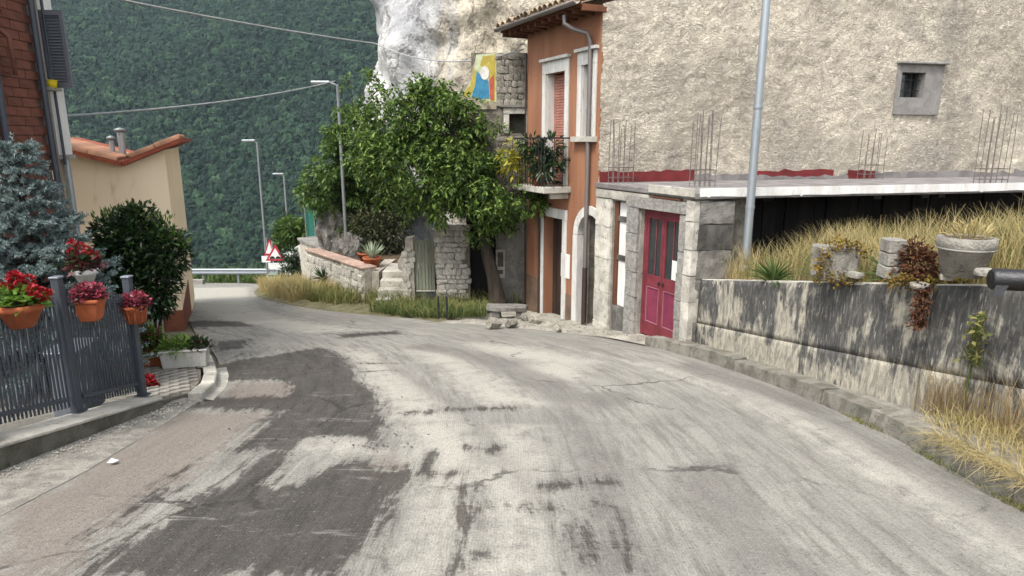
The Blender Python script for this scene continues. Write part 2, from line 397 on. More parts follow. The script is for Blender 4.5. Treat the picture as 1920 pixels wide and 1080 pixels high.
fme = bpy.data.meshes.new('forest'); fme.vertices.add(len(P3)); fme.vertices.foreach_set('co', P3.astype(np.float32).ravel()); fme.update()
forest = link('forest', fme, m_crown); tag(forest, 'dense dark green broadleaf forest covering the far mountainside', 'forest', kind='stuff')
gn = bpy.data.node_groups.new('forest_scatter', 'GeometryNodeTree')
gn.interface.new_socket('Geometry', in_out='INPUT', socket_type='NodeSocketGeometry'); gn.interface.new_socket('Geometry', in_out='OUTPUT', socket_type='NodeSocketGeometry')
gi, go = gn.nodes.new('NodeGroupInput'), gn.nodes.new('NodeGroupOutput')
ci = gn.nodes.new('GeometryNodeCollectionInfo'); ci.inputs['Collection'].default_value = protos; ci.inputs['Separate Children'].default_value = True; ci.inputs['Reset Children'].default_value = True
ip = gn.nodes.new('GeometryNodeInstanceOnPoints'); ip.inputs['Pick Instance'].default_value = True
rv = gn.nodes.new('FunctionNodeRandomValue'); rv.data_type = 'FLOAT_VECTOR'; rv.inputs[0].default_value = (0, 0, 0); rv.inputs[1].default_value = (.25, .25, 6.28)
rs = gn.nodes.new('FunctionNodeRandomValue'); rs.data_type = 'FLOAT'; rs.inputs[2].default_value = 1.5; rs.inputs[3].default_value = 3.3
gn.links.new(gi.outputs[0], ip.inputs['Points']); gn.links.new(ci.outputs[0], ip.inputs['Instance'])
gn.links.new(rv.outputs[0], ip.inputs['Rotation']); gn.links.new(rs.outputs[1], ip.inputs['Scale']); gn.links.new(ip.outputs[0], go.inputs[0])
forest.modifiers.new('scatter', 'NODES').node_group = gn

# ------------------------------------------------------------------ road
PAIR = [((-4.2, -4), (4.6, -4)), ((-3.45, 1.0), (3.5, 1.0)), ((-3.2, 3.7), (3.2, 3.6)), ((-3.27, 5.7), (3.24, 5.3)), ((-3.5, 7.2), (3.0, 7.3)), ((-4.2, 8.9), (2.35, 9.5)),
        ((-5.6, 11.2), (1.1, 11.5)), ((-6.9, 13.5), (-1.4, 13.2)), ((-8.3, 16), (-4.2, 15.1)), ((-10, 19.3), (-7, 18.3)), ((-12, 23), (-9, 22.5)), ((-14.7, 27), (-10.6, 27)), ((-19, 31.0), (-12.6, 32.2)), ((-28, 33.5), (-15, 34))]
PL = np.array([p[0] for p in PAIR]); PR = np.array([p[1] for p in PAIR])
def cr(P, t):       # Catmull-Rom through control points
    t = np.clip(t, 0, len(P) - 1.0001); i = t.astype(int); f = (t - i)[:, None]
    g = lambda k: P[np.clip(i + k, 0, len(P) - 1)]
    a, b, c, d = g(-1), g(0), g(1), g(2)
    return .5 * (2 * b + (c - a) * f + (2 * a - 5 * b + 4 * c - d) * f ** 2 + (3 * b - a - 3 * c + d) * f ** 3)
ts = [0.0]
while ts[-1] < len(PAIR) - 1:
    mid = (cr(PL, np.array([ts[-1]])) + cr(PR, np.array([ts[-1]])))[0] / 2
    nxt = (cr(PL, np.array([ts[-1] + .05])) + cr(PR, np.array([ts[-1] + .05])))[0] / 2
    sp_ = max(.2, np.linalg.norm(nxt - mid) / .05); ts.append(ts[-1] + max(.03, .0062 * max(mid[1], 0)) / sp_)
ts = np.array(ts); cl, crr = cr(PL, ts), cr(PR, ts)
NC = 240; uu = np.linspace(0, 1, NC)
RX = cl[:, None, :] * (1 - uu)[None, :, None] + crr[:, None, :] * uu[None, :, None]
X, Y = RX[..., 0], RX[..., 1]
wid = np.linalg.norm(crr - cl, axis=1)
mid = (cl + crr) / 2; alen = np.concatenate([[0], np.cumsum(np.linalg.norm(np.diff(mid, axis=0), axis=1))])
U = (uu[None, :] - .5) * wid[:, None]; Vv = np.repeat(alen[:, None], NC, 1)
Z = rz_np(Y) + .012 * (fbm(X * .9, Y * .9, 1, 3) - .5) + .006 * (fbm(X * 5, Y * 5, 2, 2) - .5)
Z -= .02 * sstep(.3, .0, (uu[None, :] * wid[:, None])) + .02 * sstep(.3, 0, ((1 - uu)[None, :] * wid[:, None]))
SEAM = np.array([G(*p)[:2] for p in [(1130, 668), (1230, 692), (1380, 748), (1520, 822), (1640, 892), (1760, 972), (1900, 1078)]] + [(2.15, 1.6), (2.6, -4)])
def seam_side():    # positive on the kerb side of the edge of the milled lane
    best = np.full(X.shape, 1e9); sg = np.zeros(X.shape)
    for a, b in zip(SEAM[:-1], SEAM[1:]):
        e = b - a; t = np.clip(((X - a[0]) * e[0] + (Y - a[1]) * e[1]) / (e @ e), 0, 1); d = np.hypot(X - a[0] - t * e[0], Y - a[1] - t * e[1])
        c = e[0] * (Y - a[1]) - e[1] * (X - a[0]); m = d < best; best = np.where(m, d, best); sg = np.where(m, c, sg)
    return best * np.sign(sg)
SS = seam_side(); SS = SS + .05 * (fbm(X * 2.5, Y * 2.5, 5, 3) - .5)
Z = Z + .022 * sstep(-.012, .02, SS) * sstep(10.6, 9.6, Y)
def sdp(poly):      # signed distance (positive inside) to a patch outlined on the road
    Q = np.array([G(*p)[:2] for p in poly]); x = X.ravel(); y = Y.ravel()
    d = np.full(x.shape, 1e9); ins = np.zeros(x.shape, bool)
    for i in range(len(Q)):
        a, b = Q[i], Q[(i + 1) % len(Q)]; e = b - a; l2 = max(1e-9, e @ e)
        t = np.clip(((x - a[0]) * e[0] + (y - a[1]) * e[1]) / l2, 0, 1)
        d = np.minimum(d, np.hypot(x - a[0] - t * e[0], y - a[1] - t * e[1]))
        c = ((a[1] > y) != (b[1] > y)) & (x < (b[0] - a[0]) * (y - a[1]) / (b[1] - a[1] + 1e-12) + a[0]); ins ^= c
    return (np.where(ins, d, -d)).reshape(X.shape)
def lne(pts, w):    # band of half width w along a line on the road
    Q = np.array([G(*p)[:2] for p in pts]); d = np.full(X.shape, 1e9)
    for i in range(len(Q) - 1):
        a, b = Q[i], Q[i + 1]; e = b - a; t = np.clip(((X - a[0]) * e[0] + (Y - a[1]) * e[1]) / (e @ e), 0, 1)
        d = np.minimum(d, np.hypot(X - a[0] - t * e[0], Y - a[1] - t * e[1]))
    return w - d
def layer(ps, soft): 
    m = np.full(X.shape, -9.)
    for q in ps: m = np.maximum(m, q)
    return np.clip(.5 + m / (2 * soft), 0, 1)
dark = layer([sdp(p) for p in [
    [(405, 682), (500, 668), (600, 650), (645, 668), (680, 715), (705, 745), (725, 800), (715, 838), (560, 846), (428, 846), (470, 812), (520, 770), (350, 764), (395, 745), (530, 742), (545, 715), (470, 712), (400, 716)],
    [(430, 900), (470, 868), (520, 838), (560, 850), (500, 905), (560, 870), (690, 862), (770, 885), (750, 930), (720, 985), (672, 1040), (650, 1085), (120, 1085), (200, 1030), (300, 975), (360, 930)],
    [(345, 600), (450, 603), (470, 612), (350, 614)], [(400, 640), (470, 636), (460, 652), (405, 658)],
    [(635, 627), (745, 620), (752, 626), (640, 634)], [(1000, 910), (1060, 903), (1130, 900), (1140, 907), (1040, 915)],
    [(800, 850), (812, 880), (880, 882), (865, 896), (820, 895), (795, 905), (790, 880)], [(880, 838), (945, 838), (910, 848)], [(1015, 945), (1052, 948), (1045, 962), (1015, 958)],
    [(1100, 935), (1165, 948), (1120, 960), (1100, 955)], [(870, 1030), (915, 1032), (890, 1046)]]] +
    [lne([(740, 776), (840, 768), (960, 766)], .05), lne([(870, 915), (876, 960), (862, 1020), (845, 1080)], .045), lne([(1108, 955), (1112, 1000), (1090, 1060)], .02), lne([(1150, 960), (1170, 1010), (1185, 1070)], .014),
     lne([(1060, 985), (1066, 1075)], .012), lne([(225, 970), (330, 890), (390, 858)], .014), lne([(170, 1010), (260, 945), (330, 910)], .03), lne([(660, 835), (720, 833)], .018), lne([(855, 910), (890, 918)], .012),
     lne([(680, 680), (740, 682)], .025), lne([(905, 945), (950, 948)], .018)], .30)
light_gap = sdp([(548, 858), (560, 822), (640, 815), (690, 825), (690, 850), (620, 868), (560, 905), (520, 915)])
dark = np.minimum(dark, np.clip(.5 - light_gap / .32, 0, 1))
brown = layer([sdp([(100, 1080), (180, 1000), (330, 905), (400, 850), (500, 775), (330, 775), (280, 800), (120, 910), (0, 960), (0, 1080)]), sdp([(400, 760), (545, 750), (560, 715), (440, 720)]), sdp([(690, 870), (740, 850), (760, 880), (720, 900)])], .5)
pale = layer([np.minimum(SS - .01, .30 - SS) * (1.0) + np.where(Y > 8.5, -9, 0), sdp([(900, 1085), (915, 900), (890, 800), (800, 730), (700, 660), (640, 650), (700, 745), (745, 800), (780, 890), (760, 1085)]), sdp([(880, 1085), (890, 960), (905, 800), (1005, 800), (1040, 1085)]),
    sdp([(820, 690), (760, 655), (850, 660), (960, 720), (1040, 760), (900, 765)]), sdp([(950, 690), (1040, 670), (1110, 690), (1090, 715), (1000, 712)]), sdp([(560, 825), (700, 815), (700, 850), (560, 850)]),
    sdp([(340, 540), (470, 538), (480, 575), (560, 600), (700, 620), (560, 625), (400, 600), (345, 570)]), sdp([(860, 640), (1000, 650), (1150, 680), (1060, 690), (900, 660)])], .6)
grey = layer([lne([(800, 650), (900, 670), (1000, 705), (1060, 745)], .28), sdp([(1035, 750), (1075, 830), (1110, 1085), (1240, 1085), (1180, 900), (1100, 780)]), sdp([(1040, 740), (1150, 730), (1220, 750), (1120, 770)]),
    lne([(740, 690), (850, 760), (900, 800), (960, 880), (990, 920)], .06), lne([(700, 795), (960, 790), (1300, 800)], .02),
    sdp([(1400, 900), (1330, 850), (1260, 880), (1300, 1000), (1400, 1085), (1560, 1085)]), sdp([(1250, 690), (1500, 770), (1700, 890), (1920, 1040), (1920, 970), (1700, 850), (1500, 745), (1300, 680)])], .4)
idx = np.arange(X.size).reshape(X.shape)
Fr = np.stack([idx[:-1, :-1], idx[:-1, 1:], idx[1:, 1:], idx[1:, :-1]], -1).reshape(-1, 4)
rme = np_mesh('road', np.stack([X.ravel(), Y.ravel(), Z.ravel()], -1), Fr, True)
at = rme.attributes.new('wear', 'FLOAT_COLOR', 'POINT'); at.data.foreach_set('color', np.stack([dark.ravel(), brown.ravel(), pale.ravel(), grey.ravel()], -1).astype(np.float32).ravel())
uvl = rme.uv_layers.new(name='lane'); uvv = np.stack([U.ravel(), Vv.ravel()], -1).astype(np.float32)[Fr.ravel()]; uvl.data.foreach_set('uv', uvv.ravel())
tag(link('road', rme, m_road), kind='structure')

def strip(name, mat, A, Bp, za, zb, kind='structure', n=6, jit=.01):
    """sheet between two polylines (world xy), heights from functions of (x,y)"""
    A = [Vector(a) for a in A]; Bp = [Vector(b) for b in Bp]; V = []; F = []
    def res(P, m):
        L = [0]
        for i in range(len(P) - 1): L.append(L[-1] + (P[i + 1] - P[i]).length)
        out = []
        for k in range(m):
            t = L[-1] * k / (m - 1); i = max(j for j in range(len(P) - 1) if L[j] <= t + 1e-9)
            out.append(P[i].lerp(P[i + 1], (t - L[i]) / max(1e-9, L[i + 1] - L[i])))
        return out
    tot = sum((A[i + 1] - A[i]).length for i in range(len(A) - 1)); m = max(4, int(tot / .12))
    a, b = res(A, m), res(Bp, m)
    for i in range(m):
        for k in range(n):
            f = k / (n - 1); q = a[i].lerp(b[i], f); z = za(q.x, q.y) * (1 - f) + zb(q.x, q.y) * f
            V.append((q.x, q.y, z + (mnoise.noise(Vector((q.x * 3, q.y * 3, 0))) * jit if 0 < k < n - 1 else 0)))
    F = [(i * n + k, i * n + k + 1, (i + 1) * n + k + 1, (i + 1) * n + k) for i in range(m - 1) for k in range(n - 1)]
    o = link(name, np_mesh(name, V, F, True), mat); tag(o, kind=kind); return o
RD = lambda dz: (lambda x, y: rz(y) + dz)
# ------------------------------------------------------------------ right side: kerb, footway, retaining wall, terrace
tk = np.linspace(1.0, 5.25, 200); KR = cr(PR, tk)
klen = np.concatenate([[0], np.cumsum(np.linalg.norm(np.diff(KR, axis=0), axis=1))])
def kp(s): return Vector((np.interp(s, klen, KR[:, 0]), np.interp(s, klen, KR[:, 1])))
def kn(s):
    d = (kp(min(s + .05, klen[-1])) - kp(max(s - .05, 0))).normalized(); return Vector((d.y, -d.x))
kerb = T('kerb', 'low weathered stone kerb along the right edge of the road', 'kerb', (3.2, 4.5, rz(4.5)))
def inpar(o, par):      # keep world placement under an unrotated parent
    o.location = Vector(o.location) - par.location
s0 = 0
while s0 < klen[-1] - .1:
    s1 = min(klen[-1], s0 + random.uniform(.75, 1.05)); g = .008
    q = []
    for k in range(5):
        f = s0 + g + (s1 - s0 - 2 * g) * k / 4; p, n_ = kp(f), kn(f); q.append((p, p + n_ * (.22 + .02 * math.sin(f * 7)), f))
    mb = MB(); dz = random.uniform(-.012, .012)
    for k in range(4):
        (a, b, _), (c, d, _) = q[k], q[k + 1]
        mb.hexa([(a.x, a.y, rz(a.y) - .08), (b.x, b.y, rz(b.y) - .08), (d.x, d.y, rz(d.y) - .08), (c.x, c.y, rz(c.y) - .08)],
                [(a.x + .02, a.y, rz(a.y) + .15 + dz), (b.x, b.y, rz(b.y) + .16 + dz), (d.x, d.y, rz(d.y) + .16 + dz), (c.x + .02, c.y, rz(c.y) + .15 + dz)])
    me = mb.mesh('kerb_stone'); bm = bmesh.new(); bm.from_mesh(me); bmesh.ops.remove_doubles(bm, verts=bm.verts, dist=.0005)
    bmesh.ops.subdivide_edges(bm, edges=bm.edges, cuts=1, use_grid_fill=True)
    for v in bm.verts: v.co += Vector([mnoise.noise(v.co * 6 + Vector((k * 9, 0, 0))) * .014 for k in range(3)])
    bm.to_mesh(me); bm.free()
    for p in me.polygons: p.use_smooth = False
    o = link('kerb_stone', me, m_kerb, kerb); inpar(o, kerb); s0 = s1
WALL = [Vector(p) for p in [(2.86, 9.78), (3.43, 7.37), (3.85, 5.83), (4.30, 4.2), (4.75, 2.3)]]
ztop = lambda y: .406 - .2 * (y - 5.81)
def wallp(t): i = min(int(t), 3); return WALL[i].lerp(WALL[i + 1], t - i)
def wall_at_y(y):
    for i in range(4):
        if WALL[i].y >= y >= WALL[i + 1].y: return WALL[i].lerp(WALL[i + 1], (WALL[i].y - y) / (WALL[i].y - WALL[i + 1].y))
    return WALL[-1] if y < WALL[-1].y else WALL[0]
kin = [kp(s) + kn(s) * .20 for s in np.linspace(0, klen[-1], 40)]
strip('footway', m_gutter, [(k.x, k.y) for k in kin if k.y < 9.6] , [(w.x + .08, w.y) for w in [WALL[4], WALL[3], WALL[2], WALL[1], WALL[0]]], RD(.12), RD(.07), n=7, jit=.03)
def streakwall():
    s = NT('streaked_concrete', .92, .2); uvn = s.n('ShaderNodeUVMap'); uvn.uv_map = 'face'; u = s.sep(uvn.outputs[0]); o = s.co()
    st = s.noise(1, 6, .68, s.map(uvn.outputs[0], (7, 1.6, 1), (0, 0, .2)), .9); st2 = s.noise(1, 6, .75, s.map(uvn.outputs[0], (20, 5.5, 1), (0, 0, .25)), .8); bl = s.noise(.9, 5, .65, o, .6); fi = s.noise(55, 4, .7, o)
    ps_ = s.sep(s.n('ShaderNodeNewGeometry').outputs['Position'])
    hgt = s.math('DIVIDE', s.math('ADD', s.math('ADD', ps_[2], .05), s.math('MULTIPLY', ps_[1], .15)), s.math('SUBTRACT', 1.618, s.math('MULTIPLY', ps_[1], .05)))
    f = s.math('ADD', s.math('ADD', s.math('MULTIPLY', hgt, .55), s.math('MULTIPLY', s.math('SUBTRACT', st, .5), 1.5)), s.math('MULTIPLY', s.math('SUBTRACT', bl, .5), 2.6))
    dk = s.step(f, .14, .44)
    pale = s.mix(s.step(st2, .35, .65), lin('77736b'), lin('aaa493')); pale = s.mix(s.math('MULTIPLY', s.step(bl, .55, .75), .6), pale, lin('a59f90'))
    drk = s.mix(s.step(st2, .42, .72), lin('444341'), lin('6b6965'))
    c = s.mix(dk, pale, drk)
    c = s.mix(s.math('MULTIPLY', s.step(s.noise(1, 4, .6, s.map(uvn.outputs[0], (34, 8, 1), (0, 0, .25)), .5), .60, .70), .55), c, lin('b4b1a8'))
    c = s.mix(s.math('MULTIPLY', s.step(fi, .5, .68), .35), c, s.mix(1.0, c, (.45, .45, .45, 1), 'MULTIPLY'))
    return s.done(c, s.bump(s.math('ADD', s.math('MULTIPLY', st2, .8), fi), .6, .012))
m_streak = streakwall()
rw = T('retaining_wall', 'streaked black and grey concrete retaining wall behind the right kerb', 'wall', (3.6, 6.5, rz(6.5)))
def panel(t0, t1, h0, h1, back=.0):
    n, m = max(6, int((t1 - t0) * 26)), 10; V = []; UV = []
    for j in range(m + 1):
        for i in range(n + 1):
            t = t0 + (t1 - t0) * i / n; p = wallp(t); zb = rz(p.y) - .05; zt = ztop(p.y); h = h0 + (h1 - h0) * j / m
            d = wallp(min(4, t + .02)) - wallp(max(0, t - .02)); nn = Vector((-d.y, d.x)).normalized()
            edge = .006 if (j in (0, m) or i in (0, n)) else 0
            q = p + nn * (.05 * h + back + edge) + nn * mnoise.noise(Vector((p.x * 2, p.y * 2, h * 3))) * .015
            V.append((q.x, q.y, zb + (zt - zb) * h)); UV.append((t * 1.9, h))
    F = [(j * (n + 1) + i, j * (n + 1) + i + 1, (j + 1) * (n + 1) + i + 1, (j + 1) * (n + 1) + i) for j in range(m) for i in range(n)]
    me = np_mesh('panel', V, F, True); uvl = me.uv_layers.new(name='face')
    for l in me.loops: uvl.data[l.index].uv = UV[l.vertex_index]
    o = link('panel', me, m_streak, rw); inpar(o, rw); md = o.modifiers.new('thick', 'SOLIDIFY'); md.thickness = .06; md.offset = 0; return o
for (a, b) in ((0, .98), (.985, 1.985), (1.99, 2.98), (2.985, 4)):
    panel(a, b, 0, .395); panel(a, b, .402, 1)
mb = MB(); cpm = MB()
for i in range(4):
    a, b = WALL[i], WALL[i + 1]; d = (b - a).normalized(); nn = Vector((-d.y, d.x)); o1, o2 = nn * .10, nn * .42
    mb.hexa([(p.x, p.y, rz(p.y) - .2) for p in (a + o1, b + o1, b + o2, a + o2)], [(p.x, p.y, ztop(p.y) - .02) for p in (a + o1, b + o1, b + o2, a + o2)])
    c1, c2 = nn * .03, nn * .36
    cpm.hexa([(p.x, p.y, ztop(p.y) - .018) for p in (a + c1, b + c1, b + c2, a + c2)], [(p.x, p.y, ztop(p.y) + .018) for p in (a + c1, b + c1, b + c2, a + c2)])
inpar(mb.build('core', m_conc_dark, rw), rw); inpar(cpm.build('coping', m_concl, rw, .008), rw)
def terz(x, y):
    w = wall_at_y(y); d = max(0, x - w.x - .3)
    return ztop(min(max(y, 2), 10.5)) - .03 + min(.28 * d, .42) + mnoise.noise(Vector((x * 1.5, y * 1.5, 0))) * .05
strip('terrace', m_soil, [(w.x + .3, w.y) for w in WALL], [(12, 12.2), (12, 10), (12, 8), (12, 5), (12, 2.3)], terz, terz, n=40, jit=.0)

# ------------------------------------------------------------------ street facade line and gable line
FA = Frame((1.5, 12.5), R(-65))
LX0 = FA.p(1122, 300)[0]; LXC = FA.p(1300, 500)[0]; LXL = FA.p(988, 300)[0]
W0 = FA.w(LX0, 0, 0); C1 = FA.w(LXC, 0, 0)
GB = Frame((W0.x, W0.y), R(13)); SBf = Frame((C1.x, C1.y), R(13))

def wall_holes(x0, x1, z0, z1, holes, depth=.3, back=None, y=0):
    mb = MB(); xs_ = sorted({x0, x1, *[h[0] for h in holes], *[h[1] for h in holes]}); zs_ = sorted({z0, z1, *[h[2] for h in holes], *[h[3] for h in holes]})
    xs_ = [v for v in xs_ if x0 <= v <= x1]; zs_ = [v for v in zs_ if z0 <= v <= z1]
    inh = lambda cx, cz: any(h[0] < cx < h[1] and h[2] < cz < h[3] for h in holes)
    for i in range(len(xs_) - 1):
        for j in range(len(zs_) - 1):
            a, b, c, d = xs_[i], xs_[i + 1], zs_[j], zs_[j + 1]
            if not inh((a + b) / 2, (c + d) / 2): mb.add([(a, y, c), (b, y, c), (b, y, d), (a, y, d)], [(0, 1, 2, 3)])
    for (a, b, c, d) in holes:
        mb.add([(a, y, c), (a, y + depth, c), (a, y + depth, d), (a, y, d)], [(0, 1, 2, 3)]); mb.add([(b, y, c), (b, y, d), (b, y + depth, d), (b, y + depth, c)], [(0, 1, 2, 3)])
        mb.add([(a, y, d), (a, y + depth, d), (b, y + depth, d), (b, y, d)], [(0, 1, 2, 3)]); mb.add([(a, y, c), (b, y, c), (b, y + depth, c), (a, y + depth, c)], [(0, 1, 2, 3)])
    t = back or depth + .02
    mb.add([(x0, y, z0), (x0, y + t, z0), (x0, y + t, z1), (x0, y, z1)], [(0, 1, 2, 3)]); mb.add([(x1, y, z0), (x1, y, z1), (x1, y + t, z1), (x1, y + t, z0)], [(0, 1, 2, 3)])
    mb.add([(x0, y, z1), (x0, y + t, z1), (x1, y + t, z1), (x1, y, z1)], [(0, 1, 2, 3)])
    mb.add([(x0, y + t, z0), (x1, y + t, z0), (x1, y + t, z1), (x0, y + t, z1)], [(3, 2, 1, 0)])
    return mb
def px_rect(fr, xa, ya, xb, yb, off=0):
    xm, ym = (xa + xb) / 2, (ya + yb) / 2
    l, r_ = fr.p(xa, ym, off)[0], fr.p(xb, ym, off)[0]; return (min(l, r_), max(l, r_), fr.p(xm, yb, off)[1], fr.p(xm, ya, off)[1])

# ---- orange house
oh = T('orange_house', 'orange rendered house with white stone window surrounds and tiled eaves', 'house', (FA.o.x, FA.o.y, 0), R(-65))
ZB = -2.5; ze0 = FA.p(950, 62, -.35); ze1 = FA.p(1120, 8, -.35)
EZ = (ze0[1] + ze1[1]) / 2; ETOP = EZ + .02
w1 = px_rect(FA, 1091, 121, 1116, 256); w2 = px_rect(FA, 1024, 138, 1044, 345)
d1 = px_rect(FA, 1019, 406, 1042, 588); d2 = px_rect(FA, 1082, 402, 1106, 614)
w1 = (w1[0], LX0 - .27, w1[2], w1[3]); w2 = (w2[0], w2[0] + .80, w2[2], w2[3])
d1 = (d1[0], d1[0] + .85, ZB + .05, d1[3]); d2 = (d2[0], d2[0] + .92, ZB + .05, d2[3])
wall_holes(LXL, LX0, ZB, ETOP, [w1, w2, d1, d2], .32).build('wall', m_orange, oh)
B('end_wall', m_orange, oh, LXL + .002, LXL + .3, .345, 6, ZB, ETOP, 0)
B('back_wall', m_orange, oh, LXL + .305, LX0 - .3, 5.7, 6, ZB, ETOP, 0)
def surround(par, h, w, top, proud, mat, sill=True, jw=None):
    a, b, c, d = h
    B('jamb', mat, par, a - w, a - .001, -proud, .16, c, d); B('jamb', mat, par, b + .001, b + w, -proud, .16, c, d)
    B('lintel', mat, par, a - w, b + w, -proud, .16, d + .001, d + top); B('cornice', mat, par, a - w - .04, b + w + .04, -proud - .06, .1, d + top + .001, d + top + .06)
    if sill: B('sill', m_concl, par, a - w - .06, b + w + .06, -proud - .09, .16, c - .10, c - .002)
def win_part(name, par, h, frac):
    a, b, c, d = h; o = MB().box(a + .001, b - .001, .235, .25, c + .001, d - .001).build(name, m_glass, par); return o
for h, fr_ in ((w1, .42), (w2, .97)):
    wp = win_part('window', oh, h, fr_)
    surround(wp, h, .15, .24, .03, m_whitestone, sill=(h is w1))
    MB().box(h[0] + .002, h[0] + .02, .003, .225, h[2] + .002, h[3] - .002).build('reveal_lining', m_white, wp)
    z = h[3] - .02
    while z > h[3] - (h[3] - h[2]) * fr_:
        B('shutter_slat', m_roller, wp, h[0] + .022, h[1] - .002, .17, .19, z - .052, z - .004, .004); z -= .055
    B('frame_post', m_darkwood, wp, (h[0] + h[1]) / 2 - .03, (h[0] + h[1]) / 2 + .03, .20, .233, h[2] + .002, h[3] - .002)
# doors
dp = MB().box(d1[0] + .001, d1[1] - .001, .24, .29, d1[2], d1[3] - .001).build('door', m_darkwood, oh)
B('jamb', m_whitestone, dp, d1[0] - .19, d1[0] - .001, -.03, .22, d1[2], d1[3]); B('jamb', m_whitestone, dp, d1[1] + .001, d1[1] + .16, -.03, .22, d1[2], d1[3])
B('lintel', m_whitestone, dp, d1[0] - .20, d1[1] + .17, -.035, .22, d1[3] + .001, d1[3] + .2)
for k in range(4): B('door_board', m_darkwood, dp, d1[0] + .03 + k * .2, d1[0] + .21 + k * .2, .215, .238, d1[2] + .1, d1[3] - .05)
da = MB().box(d2[0] + .001, d2[1] - .001, .26, .30, d2[2], d2[3] - .001).build('door', m_darkwood, oh); tag(da, 'dark arched door')
ca = (d2[0] + d2[1]) / 2; ra = (d2[1] - d2[0]) / 2; zs = d2[3] - ra + .03
B('jamb', m_whitestone, da, d2[0] - .16, d2[0] + .02, -.03, .24, d2[2], zs); B('jamb', m_whitestone, da, d2[1] - .02, d2[1] + .14, -.03, .24, d2[2], zs)
N = 9
for k in range(N):
    a0, a1 = math.pi * k / N + .01, math.pi * (k + 1) / N - .01; ri, ro = ra - .02, ra + .15
    P = [(ca + r_ * math.cos(t), zs + .004 + r_ * math.sin(t)) for r_, t in ((ri, a0), (ro, a0), (ro, (a0 + a1) / 2), (ro, a1), (ri, a1), (ri, (a0 + a1) / 2))]
    MB().prism(P, -.03, .24).build('arch_stone', m_whitestone, da, .006)
for sgn in (0, 1):       # orange spandrels above the arch
    P = [(ca, d2[3] + .002)] + [(ca + (1 if sgn else -1) * ra * math.sin(t), zs + ra * math.cos(t) + .01) for t in np.linspace(0.05, 1.57, 8)] + [(ca + (1 if sgn else -1) * (ra + .001), d2[3] + .002)]
    MB().prism(P, .002, .2).build('spandrel', m_orange, oh)
for k in range(3): B('door_board', m_darkwood, da, d2[0] + .02 + k * .3, d2[0] + .30 + k * .3, .235, .258, d2[2] + .05, d2[3] - .08)
pl = px_rect(FA, 1053, 475, 1064, 520); B('meter_plate', m_white, oh, pl[0], pl[1] + .1, -.02, .01, pl[2], pl[3])
# plinth between the openings
zp = FA.p(1058, 545)[1]
for a, b in ((LXL + .01, d1[0] - .2), (d1[1] + .17, d2[0] - .17), (d2[1] + .15, LX0 - .005)):
    if b > a: B('plinth', m_plinth, oh, a, b, -.015, .05, ZB, zp + random.uniform(-.05, .12), .004)
# eaves: rafters, boards, gutter, tiles
for k in range(12):
    x = LXL - .35 + k * (LX0 - LXL + .35) / 11; B('rafter_tail', m_brownwood, oh, x - .04, x + .04, -.42, .3, EZ - .06, EZ + .03)
XL, XR = LXL - .45, LX0 + .02
B('eave_board', m_brownwood, oh, XL, XR, -.45, .4, EZ + .031, EZ + .055, 0)
th = R(16)
MB().add([(XL, -.44, EZ + .058), (XR, -.44, EZ + .058), (XR, 3.2, EZ + .058 + 3.64 * math.tan(th)), (XL, 3.2, EZ + .058 + 3.64 * math.tan(th)), (XL, -.44, EZ + .085), (XR, -.44, EZ + .085), (XR, 3.2, EZ + .085 + 3.64 * math.tan(th)), (XL, 3.2, EZ + .085 + 3.64 * math.tan(th))],
    [(3, 2, 1, 0), (4, 5, 6, 7), (0, 1, 5, 4), (1, 2, 6, 5), (2, 3, 7, 6), (3, 0, 4, 7)]).build('roof_deck', m_tileold, oh)
def coppo(conc=False):
    V = []; F = []; n = 7
    for j, (y, r_) in enumerate(((0, .105), (.44, .085))):
        for t_ in (0, .014):
            for k in range(n): a = math.pi * k / (n - 1); V.append(((r_ - t_) * math.cos(a), y, (r_ - t_) * math.sin(a) * .85 * (-1 if conc else 1)))
    q = lambda j, t, k: (j * 2 + t) * n + k
    for k in range(n - 1):
        F += [(q(0, 0, k), q(0, 0, k + 1), q(1, 0, k + 1), q(1, 0, k)), (q(0, 1, k), q(1, 1, k), q(1, 1, k + 1), q(0, 1, k + 1)), (q(0, 0, k), q(0, 1, k), q(0, 1, k + 1), q(0, 0, k + 1))]
    return MB().add(V, F, True).mesh('roof_tile')
tm, tc = coppo(), coppo(True); tm.materials.append(m_tileold); tc.materials.append(m_tileold)
nt_ = int((XR - XL) / .2)
for rw_ in range(5):
    for k in range(nt_):
        x = XL + .1 + k * (XR - XL - .1) / nt_; y = -.52 + rw_ * .36; z = EZ + .11 + (y + .44) * math.tan(th)
        link('roof_tile', tm, None, oh, (x + random.uniform(-.012, .012), y + random.uniform(-.03, .03), z + .055 + random.uniform(-.008, .012)), (th, random.uniform(-.05, .05), random.uniform(-.05, .05)))
        if rw_ < 2: link('roof_tile', tc, None, oh, (x + .1, y + random.uniform(-.02, .02), z + .07), (th, 0, 0))
